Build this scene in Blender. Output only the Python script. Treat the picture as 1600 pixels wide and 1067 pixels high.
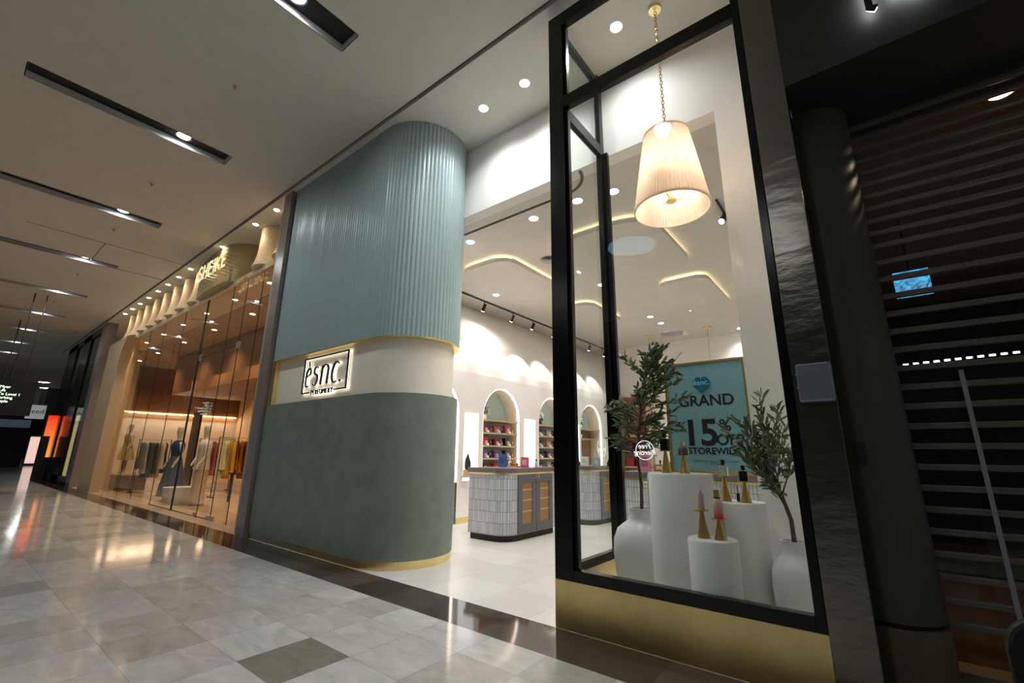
import bpy, math, random
from mathutils import Vector, Matrix
random.seed(7)
PI = math.pi
for o in list(bpy.data.objects): bpy.data.objects.remove(o)
SC = bpy.context.scene
COL = SC.collection

# ------------------------------------------------------------------ camera, world, exposure
cd = bpy.data.cameras.new('camera'); cam = bpy.data.objects.new('camera', cd); COL.objects.link(cam)
SC.camera = cam
cd.sensor_width = 36; cd.lens = 695.75*36/1600; cd.clip_start = .05; cd.clip_end = 300
yaw, pit, rol = .6697, .2457, .0102
fwd = Vector((-math.sin(yaw)*math.cos(pit), math.cos(yaw)*math.cos(pit), math.sin(pit)))
rt = Vector((math.cos(yaw), math.sin(yaw), 0)); upv = rt.cross(fwd)
R_ = rt*math.cos(rol)+upv*math.sin(rol); U_ = -rt*math.sin(rol)+upv*math.cos(rol)
m = Matrix((R_, U_, -fwd)).transposed().to_4x4(); m.translation = (0, 0, 1.25)
cam.matrix_world = m
w = bpy.data.worlds.new('world'); SC.world = w; w.use_nodes = True
w.node_tree.nodes['Background'].inputs[0].default_value = (.80, .88, 1, 1)
w.node_tree.nodes['Background'].inputs[1].default_value = .06
SC.view_settings.view_transform = 'Standard'; SC.view_settings.look = 'None'
SC.view_settings.gamma = 1; SC.view_settings.use_curve_mapping = False
SC.view_settings.exposure = 0.9
P_SLOT, P_DOWN, P_TRACK, P_WARM, P_SHOP2, P_FAR = 78, 60, 38, 12, 140, 100

# ------------------------------------------------------------------ helpers
def lin(c):
    return tuple(((x/255)/12.92 if x/255 <= .04045 else ((x/255+.055)/1.055)**2.4) for x in c)
MATS = {}
def mat(name, col, rough=.6, metal=0, emit=0, spec=.5, noise=0, nscale=6, bump=0, bscale=40, coat=0, stretch=None, alpha_noise=None):
    if name in MATS: return MATS[name]
    M = bpy.data.materials.new(name); M.use_nodes = True; nt = M.node_tree
    b = nt.nodes['Principled BSDF']; c = lin(col)
    b.inputs['Base Color'].default_value = (*c, 1); b.inputs['Roughness'].default_value = rough
    b.inputs['Metallic'].default_value = metal; b.inputs['Specular IOR Level'].default_value = spec
    b.inputs['Coat Weight'].default_value = coat
    if emit:
        b.inputs['Emission Color'].default_value = (*c, 1); b.inputs['Emission Strength'].default_value = emit
    if noise or bump:
        tc = nt.nodes.new('ShaderNodeTexCoord'); mp = nt.nodes.new('ShaderNodeMapping')
        nt.links.new(tc.outputs['Object'], mp.inputs['Vector'])
        if stretch: mp.inputs['Scale'].default_value = stretch
    if noise:
        n = nt.nodes.new('ShaderNodeTexNoise'); n.inputs['Scale'].default_value = nscale; n.inputs['Detail'].default_value = 6
        n.inputs['Roughness'].default_value = .6
        nt.links.new(mp.outputs[0], n.inputs['Vector'])
        r = nt.nodes.new('ShaderNodeValToRGB'); nt.links.new(n.outputs['Fac'], r.inputs[0])
        r.color_ramp.elements[0].position = .3; r.color_ramp.elements[1].position = .7
        r.color_ramp.elements[0].color = (*[max(0, x*(1-noise)) for x in c], 1)
        r.color_ramp.elements[1].color = (*[min(1, x*(1+noise)) for x in c], 1)
        nt.links.new(r.outputs[0], b.inputs['Base Color'])
    if bump:
        n2 = nt.nodes.new('ShaderNodeTexNoise'); n2.inputs['Scale'].default_value = bscale; n2.inputs['Detail'].default_value = 4
        nt.links.new(mp.outputs[0], n2.inputs['Vector'])
        bp = nt.nodes.new('ShaderNodeBump'); bp.inputs['Strength'].default_value = bump; bp.inputs['Distance'].default_value = .02
        nt.links.new(n2.outputs['Fac'], bp.inputs['Height']); nt.links.new(bp.outputs[0], b.inputs['Normal'])
    MATS[name] = M; return M

def glass_mat(name, tint=(1, 1, 1), ior=.04):
    M = bpy.data.materials.new(name); M.use_nodes = True; nt = M.node_tree
    for n in list(nt.nodes): nt.nodes.remove(n)
    o = nt.nodes.new('ShaderNodeOutputMaterial'); t = nt.nodes.new('ShaderNodeBsdfTransparent'); g = nt.nodes.new('ShaderNodeBsdfGlossy')
    lw = nt.nodes.new('ShaderNodeLayerWeight'); mx = nt.nodes.new('ShaderNodeMixShader'); pw = nt.nodes.new('ShaderNodeMath'); pw.operation = 'POWER'; pw.inputs[1].default_value = 5
    f = nt.nodes.new('ShaderNodeMapRange'); f.inputs[3].default_value = ior; f.inputs[4].default_value = 1
    t.inputs[0].default_value = (*tint, 1); g.inputs['Roughness'].default_value = 0
    nt.links.new(lw.outputs['Facing'], pw.inputs[0]); nt.links.new(pw.outputs[0], f.inputs[0])
    nt.links.new(f.outputs[0], mx.inputs[0]); nt.links.new(t.outputs[0], mx.inputs[1]); nt.links.new(g.outputs[0], mx.inputs[2])
    nt.links.new(mx.outputs[0], o.inputs[0]); return M

def tile_mat(name, sx, sy, ox, oy, cols, grout, rough=.12, gw=.004, vein=.12, nscale=3.0, spec=.5, axis='xy', bumpy=0, dark=None):
    """stone or ceramic tiles laid out on a real grid in metres"""
    M = bpy.data.materials.new(name); M.use_nodes = True; nt = M.node_tree; N = nt.nodes; L = nt.links
    b = N['Principled BSDF']; b.inputs['Roughness'].default_value = rough; b.inputs['Specular IOR Level'].default_value = spec
    tc = N.new('ShaderNodeTexCoord'); sp = N.new('ShaderNodeSeparateXYZ'); L.new(tc.outputs['Object'], sp.inputs[0])
    def mth(op, a, bb=None):
        n = N.new('ShaderNodeMath'); n.operation = op
        for i, v in enumerate((a, bb)):
            if v is None: continue
            if isinstance(v, (int, float)): n.inputs[i].default_value = v
            else: L.new(v, n.inputs[i])
        return n.outputs[0]
    ax = {'x': sp.outputs[0], 'y': sp.outputs[1], 'z': sp.outputs[2]}
    u = mth('DIVIDE', mth('SUBTRACT', ax[axis[0]], ox), sx); v = mth('DIVIDE', mth('SUBTRACT', ax[axis[1]], oy), sy)
    iu, iv = mth('FLOOR', u), mth('FLOOR', v); fu, fv = mth('SUBTRACT', u, iu), mth('SUBTRACT', v, iv)
    cb = N.new('ShaderNodeCombineXYZ'); L.new(iu, cb.inputs[0]); L.new(iv, cb.inputs[1]); cb.inputs[2].default_value = 3.7
    wn = N.new('ShaderNodeTexWhiteNoise'); wn.noise_dimensions = '3D'; L.new(cb.outputs[0], wn.inputs['Vector'])
    cr = N.new('ShaderNodeValToRGB'); cr.color_ramp.interpolation = 'CONSTANT'; L.new(wn.outputs['Value'], cr.inputs[0])
    els = cr.color_ramp.elements
    for i, (p, c) in enumerate(cols):
        e = els[i] if i < 2 else els.new(p)
        e.position = p; e.color = (*lin(c), 1)
    mp = N.new('ShaderNodeMapping'); L.new(tc.outputs['Object'], mp.inputs['Vector']); mp.inputs['Scale'].default_value = (1, 2.6, 1)
    off = N.new('ShaderNodeVectorMath'); off.operation = 'ADD'; L.new(mp.outputs[0], off.inputs[0]); 
    sc_ = N.new('ShaderNodeVectorMath'); sc_.operation = 'SCALE'; L.new(wn.outputs['Color'], sc_.inputs[0]); sc_.inputs['Scale'].default_value = 7
    L.new(sc_.outputs[0], off.inputs[1])
    nz = N.new('ShaderNodeTexNoise'); nz.inputs['Scale'].default_value = nscale; nz.inputs['Detail'].default_value = 8; nz.inputs['Roughness'].default_value = .65
    nz.inputs['Distortion'].default_value = 1.2
    one = None
    if dark:
        one = mth('MULTIPLY', mth('COMPARE', iu, dark[0]), mth('COMPARE', iv, dark[1]))
    L.new(off.outputs[0], nz.inputs['Vector'])
    mr = N.new('ShaderNodeMapRange'); L.new(nz.outputs['Fac'], mr.inputs[0]); mr.inputs[1].default_value = .25; mr.inputs[2].default_value = .75
    mr.inputs[3].default_value = 1-vein; mr.inputs[4].default_value = 1+vein*.6
    src = cr.outputs[0]
    if one is not None:
        m1 = N.new('ShaderNodeMix'); m1.data_type = 'RGBA'; L.new(one, m1.inputs[0]); L.new(src, m1.inputs[6]); m1.inputs[7].default_value = (*lin((130, 124, 112)), 1); src = m1.outputs[2]
    vm = N.new('ShaderNodeVectorMath'); vm.operation = 'SCALE'; L.new(src, vm.inputs[0]); L.new(mr.outputs[0], vm.inputs['Scale'])
    eu = mth('MULTIPLY', mth('MINIMUM', fu, mth('SUBTRACT', 1, fu)), sx); ev = mth('MULTIPLY', mth('MINIMUM', fv, mth('SUBTRACT', 1, fv)), sy)
    g = mth('LESS_THAN', mth('MINIMUM', eu, ev), gw/2)
    mx = N.new('ShaderNodeMix'); mx.data_type = 'RGBA'; L.new(g, mx.inputs[0]); L.new(vm.outputs[0], mx.inputs[6]); mx.inputs[7].default_value = (*lin(grout), 1)
    L.new(mx.outputs[2], b.inputs['Base Color'])
    if bumpy:
        bp = N.new('ShaderNodeBump'); bp.inputs['Strength'].default_value = bumpy; bp.inputs['Distance'].default_value = .004
        L.new(mth('SUBTRACT', 1, g), bp.inputs['Height']); L.new(bp.outputs[0], b.inputs['Normal'])
    return M

class MB:
    def __init__(s): s.v = []; s.f = []
    def add(s, vs, fs):
        n = len(s.v); s.v += [tuple(p) for p in vs]; s.f += [tuple(i+n for i in f) for f in fs]; return s
    def box(s, x0, x1, y0, y1, z0, z1):
        x0, x1 = sorted((x0, x1)); y0, y1 = sorted((y0, y1)); z0, z1 = sorted((z0, z1))
        return s.add([(x, y, z) for z in (z0, z1) for x, y in ((x0, y0), (x1, y0), (x1, y1), (x0, y1))],
                     [(3, 2, 1, 0), (4, 5, 6, 7), (0, 1, 5, 4), (1, 2, 6, 5), (2, 3, 7, 6), (3, 0, 4, 7)])
    def lathe(s, prof, cx=0, cy=0, n=24, caps=True, sx=1, sy=1, fn=None):
        vs = []; fs = []
        for (r, z) in prof:
            for k in range(n):
                a = 2*PI*k/n; rr = r*(fn(a, z) if fn else 1)
                vs.append((cx+rr*math.cos(a)*sx, cy+rr*math.sin(a)*sy, z))
        for i in range(len(prof)-1):
            for k in range(n):
                k2 = (k+1) % n; fs.append((i*n+k, i*n+k2, (i+1)*n+k2, (i+1)*n+k))
        if caps:
            fs.append(tuple(reversed(range(n)))); fs.append(tuple((len(prof)-1)*n+k for k in range(n)))
        return s.add(vs, fs)
    def cyl(s, cx, cy, z0, z1, r, n=20): return s.lathe([(r, z0), (r, z1)], cx, cy, n)
    def tube(s, pts, r, n=8, closed=False):
        pts = [Vector(p) for p in pts]; vs = []; fs = []; m_ = len(pts)
        prev = None
        for i, p in enumerate(pts):
            a = pts[(i-1) % m_] if (i or closed) else p; b = pts[(i+1) % m_] if (i < m_-1 or closed) else p
            t = (b-a).normalized()
            ref = Vector((0, 0, 1)) if abs(t.z) < .9 else Vector((1, 0, 0))
            if prev is not None: u = (prev - t*prev.dot(t)); u = u.normalized() if u.length > 1e-6 else t.cross(ref).normalized()
            else: u = t.cross(ref).normalized()
            prev = u; v = t.cross(u); rr = r[i] if isinstance(r, (list, tuple)) else r
            for k in range(n):
                an = 2*PI*k/n; vs.append(p+u*rr*math.cos(an)+v*rr*math.sin(an))
        for i in range(m_ if closed else m_-1):
            j = (i+1) % m_
            for k in range(n):
                k2 = (k+1) % n; fs.append((i*n+k, i*n+k2, j*n+k2, j*n+k))
        if not closed: fs += [tuple(reversed(range(n))), tuple((m_-1)*n+k for k in range(n))]
        return s.add(vs, fs)
    def loft(s, rings, closed=True, caps=True):
        n = len(rings[0]); vs = [p for r in rings for p in r]; fs = []
        for i in range(len(rings)-1):
            for k in range(n if closed else n-1):
                k2 = (k+1) % n; fs.append((i*n+k, i*n+k2, (i+1)*n+k2, (i+1)*n+k))
        if caps and closed: fs += [tuple(reversed(range(n))), tuple((len(rings)-1)*n+k for k in range(n))]
        return s.add(vs, fs)
    def prism(s, poly, z0, z1, ax='z'):
        """poly: 2-D outline; extruded along ax from z0 to z1"""
        def P(a, b, c): return {'z': (a, b, c), 'y': (a, c, b), 'x': (c, a, b)}[ax]
        return s.loft([[P(a, b, z0) for a, b in poly], [P(a, b, z1) for a, b in poly]])
    def ribbon(s, pts, wd, y0, y1):
        """stroke of a letter in the x-z plane, between y0 and y1"""
        P = [Vector((a, b)) for a, b in pts]; L = []; Rr = []
        for i, p in enumerate(P):
            a = P[max(0, i-1)]; b = P[min(len(P)-1, i+1)]; t = (b-a).normalized(); n = Vector((-t.y, t.x))
            h = (wd[i] if isinstance(wd, (list, tuple)) else wd)/2
            L.append(p+n*h); Rr.append(p-n*h)
        rings = [[(L[i].x, y0, L[i].y), (Rr[i].x, y0, Rr[i].y), (Rr[i].x, y1, Rr[i].y), (L[i].x, y1, L[i].y)] for i in range(len(P))]
        return s.loft(rings)
    def build(s, name, m_, parent=None, smooth=False, bevel=0, loc=None):
        me = bpy.data.meshes.new(name); me.from_pydata(s.v, [], s.f); me.validate()
        me.materials.append(m_)
        o = bpy.data.objects.new(name, me); COL.objects.link(o)
        if smooth:
            me.polygons.foreach_set('use_smooth', [True]*len(me.polygons))
            me.set_sharp_from_angle(angle=math.radians(40))
        if parent: o.parent = parent
        if loc: o.location = loc
        if bevel:
            b = o.modifiers.new('bevel', 'BEVEL'); b.width = bevel; b.segments = 2; b.limit_method = 'ANGLE'
        return o
def box(name, b, m_, parent=None, bevel=0): return MB().box(*b).build(name, m_, parent, bevel=bevel)
def struct(o): o['kind'] = 'structure'; return o
def tag(o, label, cat, group=None):
    o['label'] = label; o['category'] = cat
    if group: o['group'] = group
    return o
def thing(name, label, cat, loc=(0, 0, 0), rz=0, group=None):
    o = bpy.data.objects.new(name, None); COL.objects.link(o); o.location = loc; o.rotation_euler = (0, 0, rz)
    o.empty_display_size = .1
    return tag(o, label, cat, group)
def sroot(name, loc=(0, 0, 0)):
    o = bpy.data.objects.new(name, None); COL.objects.link(o); o.location = loc; return struct(o)
def dup(root, loc, label, rz=None, group=None):
    r = root.copy(); COL.objects.link(r); r.location = loc; r['label'] = label
    if rz is not None: r.rotation_euler = (0, 0, rz)
    if group: r['group'] = group
    for ch in list(root.children):
        c = ch.copy(); COL.objects.link(c); c.parent = r
        for g in list(ch.children):
            d = g.copy(); COL.objects.link(d); d.parent = c
    return r
def spot(name, loc, to, power, ang=110, blend=.6, color=(1, .96, .9), r=.04, parent=None):
    l = bpy.data.lights.new(name, 'SPOT'); l.energy = power; l.spot_size = math.radians(ang); l.spot_blend = min(1, blend+.3); l.color = color
    l.shadow_soft_size = r
    o = bpy.data.objects.new(name, l); COL.objects.link(o); o.location = loc
    o.rotation_euler = (Vector(to)-Vector(loc)).to_track_quat('-Z', 'Y').to_euler()
    if parent: o.parent = parent; 
    return o
def text(name, s, size, m_, parent, mw, extrude=.003, align='CENTER', space=1.0, shear=0, bold=0):
    c = bpy.data.curves.new(name, 'FONT'); c.body = s; c.size = size; c.extrude = extrude; c.align_x = align; c.space_character = space; c.shear = shear; c.offset = bold*size
    t = bpy.data.objects.new('tmp', c); COL.objects.link(t)
    dg = bpy.context.evaluated_depsgraph_get(); me = bpy.data.meshes.new_from_object(t.evaluated_get(dg))
    bpy.data.objects.remove(t); me.name = name; me.transform(mw); me.materials.clear(); me.materials.append(m_)
    o = bpy.data.objects.new(name, me); COL.objects.link(o); o.parent = parent; return o
def T(x, y, z, facing='-y', mirror=False):
    """places flat text upright, facing -y (towards the mall), +x or -x"""
    B = {'-y': ((1, 0, 0), (0, 0, 1)), '+x': ((0, 1, 0), (0, 0, 1)), '-x': ((0, -1, 0), (0, 0, 1))}[facing]
    X = Vector(B[0])*(-1 if mirror else 1); Y = Vector(B[1]); Z = X.cross(Y)
    mm = Matrix((X, Y, Z)).transposed().to_4x4(); mm.translation = (x, y, z); return mm
ORD = ['first', 'second', 'third', 'fourth', 'fifth', 'sixth', 'seventh', 'eighth', 'ninth', 'tenth', 'eleventh', 'twelfth', 'thirteenth', 'fourteenth', 'fifteenth',
       'sixteenth', 'seventeenth', 'eighteenth', 'nineteenth', 'twentieth', 'twenty-first', 'twenty-second', 'twenty-third', 'twenty-fourth', 'twenty-fifth', 'twenty-sixth']

# ------------------------------------------------------------------ materials
M_ceil = mat('mall_ceiling_paint', (213, 210, 201), .8, noise=.03, nscale=5, bump=.05, bscale=120)
M_floor = tile_mat('mall_stone_tiles', .475, .475, -3.24, 1.41, [(0, (190, 188, 182)), (.40, (184, 181, 175)), (.66, (176, 172, 164)), (.84, (194, 193, 188)), (.93, (168, 163, 153))], (134, 130, 123), .10, .003, .24, 2.2, dark=(0, 0))
M_strip = tile_mat('dark_stone_tiles', .49, .60, -3.13, 2.60, [(0, (74, 64, 56)), (.35, (60, 51, 45)), (.6, (88, 77, 68)), (.8, (68, 59, 52))], (48, 42, 38), .07, .004, .35, 3.0)
M_shopfloor = tile_mat('pale_shop_tiles', .60, .60, -2.9, 3.13, [(0, (214, 211, 206)), (.5, (208, 205, 200))], (190, 187, 182), .25, .003, .06, 4)
M_white = mat('white_plaster', (238, 234, 228), .75, noise=.02, nscale=3, bump=.04, bscale=20)
M_cream = mat('cream_plaster', (236, 229, 213), .75, noise=.035, nscale=4, bump=.05, bscale=18)
M_shopceil = mat('shop_ceiling_plaster', (212, 205, 194), .8, noise=.04, nscale=3, bump=.04, bscale=16)
M_teal = mat('pale_teal_fluted', (157, 177, 177), .30, noise=.03, nscale=20)
M_green = mat('dark_green_plaster', (122, 134, 124), .42, noise=.12, nscale=5, bump=.10, bscale=9)
M_brass = mat('brushed_brass', (250, 224, 158), .34, 1, noise=.10, nscale=5, bump=.06, bscale=6)
M_brass2 = mat('aged_brass', (206, 172, 112), .38, 1, noise=.06, nscale=8)
M_black = mat('black_frame_metal', (12, 12, 13), .22, spec=.35)
M_blackmatte = mat('black_matte', (16, 16, 17), .6)
M_steel = mat('brushed_steel', (132, 129, 120), .24, 1, noise=.06, nscale=6, bump=.28, bscale=3.5, stretch=(1, 1, 2.4))
M_steelL = mat('steel_mauve', (146, 136, 132), .30, .25, noise=.05, nscale=6)
M_dark = mat('dark_wall_paint', (62, 60, 52), .7, noise=.06, nscale=3)
M_col = mat('olive_grey_column', (98, 93, 80), .42, noise=.05, nscale=3)
M_glass = glass_mat('clear_glass', (.97, .985, .975), .022)
M_glass2 = glass_mat('shopfront_glass', (.95, .935, .91), .035)
M_led = mat('led_warm_white', (255, 240, 226), .5, emit=3.2)
M_disc = mat('downlight_lens', (255, 255, 255), .5, emit=14)
M_discw = mat('warm_downlight_lens', (255, 226, 180), .5, emit=22)
M_ledw = mat('led_amber', (255, 190, 130), .5, emit=5)
M_panel = mat('backlit_panel', (250, 252, 255), .5, emit=.7)
M_wood = mat('oak', (196, 168, 132), .5, noise=.10, nscale=4, stretch=(1, 1, .15))
M_woodv = mat('oak_pillar', (196, 170, 132), .55, noise=.07, nscale=9, stretch=(3, 3, .12))
M_brown = mat('brown_timber', (132, 94, 62), .5, noise=.12, nscale=5, stretch=(1, 4, 4))
M_ctile = tile_mat('kit_kat_tiles', .034, .155, 0, .10, [(0, (188, 190, 196)), (.3, (196, 198, 204)), (.6, (180, 183, 190)), (.85, (201, 203, 208))], (90, 92, 98), .2, .0045, .04, 3, axis='xz', bumpy=.5)
M_ctiley = tile_mat('kit_kat_tiles_side', .034, .155, 0, .10, [(0, (188, 190, 196)), (.3, (196, 198, 204)), (.6, (180, 183, 190)), (.85, (201, 203, 208))], (90, 92, 98), .2, .0045, .04, 3, axis='yz', bumpy=.5)
M_charc = mat('charcoal_lacquer', (92, 91, 96), .45)
M_stone = mat('grey_stone_top', (106, 98, 100), .35, noise=.08, nscale=14)
M_vase = mat('white_clay', (222, 222, 220), .6, noise=.04, nscale=6, bump=.12, bscale=14)
M_plinth = mat('white_gloss_plinth', (226, 226, 222), .35)
M_leaf = mat('olive_leaf', (108, 120, 88), .5, noise=.35, nscale=14)
M_leaf2 = mat('dark_foliage', (40, 62, 36), .55, noise=.3, nscale=14)
M_bark = mat('olive_bark', (92, 74, 54), .8, noise=.2, nscale=30)
M_soil = mat('terracotta_soil', (122, 78, 52), .9, noise=.2, nscale=40)
M_poster = mat('teal_poster_paper', (122, 166, 172), .35, noise=.03, nscale=2)
M_ink = mat('black_ink', (20, 22, 26), .5)
M_print = mat('pale_print', (196, 214, 216), .5)
M_heart = mat('teal_balloon', (14, 112, 132), .3)
M_reflection = mat('white_vinyl', (236, 248, 246), .5, emit=.55)  # glowing white that paints the mirrored sign on the glass
M_grey = mat('light_grey_plastic', (206, 206, 206), .5)
M_silver = mat('satin_aluminium', (190, 192, 194), .35, 1)
M_sheike_ceil = mat('brown_store_ceiling', (176, 152, 124), .7)
M_sheike_floor = tile_mat('sandstone_tiles', .6, .6, 0, 3.1, [(0, (206, 180, 150)), (.5, (198, 172, 142))], (170, 146, 118), .16, .003, .05, 3)
M_fascia = mat('fascia_sand_plaster', (226, 206, 176), .7, noise=.05, nscale=5, bump=.06, bscale=30)
M_fasciag = mat('fascia_olive_panel', (184, 168, 128), .6, noise=.04, nscale=5)
M_mann = mat('ivory_mannequin', (236, 226, 208), .4)

# ------------------------------------------------------------------ floors
XL, XR = -90, 6
struct(box('floor', (XL, XR, -7.5, 2.69, -.2, 0), M_floor))
struct(box('floor', (-30, XR, 2.69, 3.13, -.2, 0), M_strip))
struct(box('floor', (XL, -30, 2.69, 9, -.2, 0), M_floor))
struct(box('floor', (-7.38, -.30, 3.13, 13.6, -.2, 0.0), M_shopfloor))
struct(box('floor', (-24.2, -7.38, 3.13, 9, -.2, 0.0), M_sheike_floor))
struct(box('floor', (-30, -24.2, 3.13, 7, -.2, 0.0), M_dark))
struct(box('floor', (-.30, XR, 3.13, 10, -.2, 0.0), mat('dark_shop_floor', (132, 104, 78), .4)))

# ------------------------------------------------------------------ mall ceiling with light slots
SLX = [-3.85, -7.30, -10.80, -14.35, -18.05, -21.6, -25.1, -28.6, -32.1]
SY0, SY1, SW = -.19, 2.04, .33
xs = sorted({XL, XR, *[x for s in SLX for x in (s, s-SW)]}); ys = [-7.5, SY0, SY1, 3.015]
c = MB()
for i in range(len(xs)-1):
    for j in range(3):
        hole = j == 1 and any(abs(xs[i]-(s-SW)) < 1e-6 for s in SLX)
        if not hole: c.add([(xs[i], ys[j], 5.75), (xs[i], ys[j+1], 5.75), (xs[i+1], ys[j+1], 5.75), (xs[i+1], ys[j], 5.75)], [(0, 1, 2, 3)])
c.box(XL, XR, -7.5, 3.3, 6.05, 6.1)
struct(c.build('ceiling', M_ceil))
struct(box('ceiling', (XL, -30, 3.015, 9, 5.75, 5.8), M_ceil))
e = MB().box(-30, -.30, 3.05, 4.25, 5.72, 5.80); struct(e.build('ceiling', M_ceil))
struct(box('trim_1', (-30, XR, 3.010, 3.055, 5.79, 5.84), M_blackmatte))
seams = MB()
for x in (-12.93, -14.60): seams.box(x-.007, x+.007, .3 if x > -14 else -3, 3.0, 5.746, 5.7505)
seams.box(-14.6, -12.93, 1.52, 1.534, 5.746, 5.7505)
struct(seams.build('trim_2', M_dark))
M_slotw = mat('slot_side_paint', (206, 208, 208), .6)
def slot(x, k, lab):
    t = thing('recessed_light_trough', lab, 'ceiling light', (x, SY0, 5.75), group='light troughs in the mall ceiling')
    ln = SY1-SY0
    h = MB().box(-SW-.01, -SW, 0, ln, 0, .10).box(0, .01, 0, ln, 0, .10).box(-SW, 0, -.01, 0, 0, .10).box(-SW, 0, ln, ln+.01, 0, .10)
    h.build('housing', M_slotw, t); box('backing', (-SW, 0, 0, ln, .09, .11), M_blackmatte, t)
    cy = 1.62 if x < -1 else .50
    MB().lathe([(.085, .07), (.10, .07), (.10, .09), (.07, .09)], -SW/2, cy, 24, caps=False).build('trim_ring', M_silver, t, True)
    MB().cyl(-SW/2, cy, .074, .09, .082).build('lens', M_disc, t)
    spot('slot_lamp', (-SW/2, cy, .06), (-SW/2, cy, -5), P_SLOT, 175, .9, (.93, .97, 1), .05, t)
names = ['closest to the top edge of the photo', 'with its round lamp showing, left of the fluted teal wall', 'running off the left edge above the store sign',
         'set in the ceiling panel seam', 'in the sixth row towards the dark end', 'in the seventh row towards the dark end', 'in the eighth row, near the hanging directory', 'in the ninth row, behind the hanging directory', 'farthest away in the dark end of the mall']
for k, x in enumerate(SLX): slot(x, k, 'long recessed ceiling light trough ' + names[k])
for k, (x, y_) in enumerate([(-1.7, .8), (-1.0, -3.6), (-6.5, -4.2), (-15.0, -4.2)]):  # unseen downlights added to brighten the floor, its bounce and the brass base
    added_downlight = thing('recessed_downlight', 'added round fill downlight over the open mall walkway, %s counting away from the sale window' % ORD[k], 'ceiling light', (x, y_, 5.75), group='added fill downlights over the walkway')
    MB().lathe([(.12, -.002), (.15, -.006), (.155, 0)], n=28, caps=False).build('trim_ring', M_silver, added_downlight, True); MB().cyl(0, 0, -.004, 0, .12, 28).build('lens', M_disc, added_downlight)
    spot('lamp', (0, 0, -.02), (0, 0, -3), P_FAR*(.55 if k == 0 else 1), 160, .9, (.97, .98, 1), .1, added_downlight)
for k, (x, y) in enumerate([(-5.72, 1.49), (-9.22, 1.48), (-11.91, 1.48), (-15.9, 1.5), (-19.6, 1.5)]):
    t = thing('fire_sprinkler', 'small fire sprinkler in the mall ceiling, %s from the fluted teal wall' % ORD[k], 'sprinkler', (x, y, 5.75), group='ceiling sprinklers')
    MB().lathe([(.04, -.004), (.035, 0)]).build('rosette', M_silver, t); MB().cyl(0, 0, -.05, 0, .012, 10).build('nozzle', M_brass2, t)

t = thing('round_feature_light', 'large round bluish ceiling light mirrored in the window glass', 'ceiling light', (-3.58, -2.43, 5.75))
MB().cyl(0, 0, -.01, 0, .52, 40).build('lens', mat('bluish_lens', (170, 214, 255), .5, emit=2.2), t, True); MB().lathe([(.52, -.012), (.56, -.02), (.57, 0)], n=40, caps=False).build('trim_ring', M_silver, t, True)
# opposite side of the mall
struct(box('wall_back', (XL, XR, -7.7, -7.5, 0, 5.8), M_dark))
struct(box('wall_end', (-90.2, -90, -7.5, 9, 0, 5.8), M_dark))

# ------------------------------------------------------------------ rounded feature block (perfumery front)
ZC = 5.72
def stadium(off, xl=-7.38, cx=-4.75, cy=3.785, R=.655, step=None):
    r = R+off; P = []
    L1 = cx-xl
    n1 = max(1, int(L1/(step or L1))); n2 = max(24, int(PI*r/(step or 1)))
    for i in range(n1): P.append((xl+L1*i/n1, cy-r, 0, -1))
    for i in range(n2+1):
        a = -PI/2+PI*i/n2; P.append((cx+r*math.cos(a), cy+r*math.sin(a), math.cos(a), math.sin(a)))
    for i in range(1, n1+1): P.append((cx-L1*i/n1, cy+r, 0, 1))
    return P
def block(name, off, z0, z1, m_, parent, flute=0, smooth=True, bevel=0):
    if flute:
        P = stadium(off, step=.0085); s = 0; out = []; last = None
        for p in P:
            if last: s += math.hypot(p[0]-last[0], p[1]-last[1])
            last = p; h = abs(math.sin(PI*s/.058))*flute-flute
            out.append((p[0]+p[2]*h, p[1]+p[3]*h))
        poly = out
    else: poly = [(p[0], p[1]) for p in stadium(off)]
    return MB().prism(poly, z0, z1).build(name, m_, parent, smooth, bevel)
fb = sroot('wall_front')
block('lower_panel', 0, .088, 1.936, M_green, fb)
block('sign_band', -.075, 1.93, 2.64, M_cream, fb)
block('fluted_panel', 0, 2.635, ZC, M_teal, fb, flute=.013)
block('brass_lip', .002, 2.618, 2.636, M_brass, fb)
struct(block('baseboard_front', -.012, 0, .09, M_brass, None))
# brass end piece of the recessed band, dark shadow gap and steel post at the left end
box('brass_end', (-7.385, -7.25, 3.135, 3.22, 1.936, 2.635), M_brass, fb)
box('shadow_gap', (-7.415, -7.375, 3.15, 4.4, 0, ZC), M_blackmatte, fb)
o = box('steel_post', (-7.68, -7.415, 3.07, 3.30, 0, ZC), M_steelL, bevel=.004)
tag(o, 'brushed steel post between the fluted teal wall and the fashion store', 'pillar')
o = box('stone_jamb', (-7.95, -7.69, 3.16, 3.75, 0, 5.5), mat('stone_jamb_grey', (178, 168, 154), .4)); tag(o, 'pale stone jamb at the right end of the fashion store glass', 'pillar')

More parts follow.
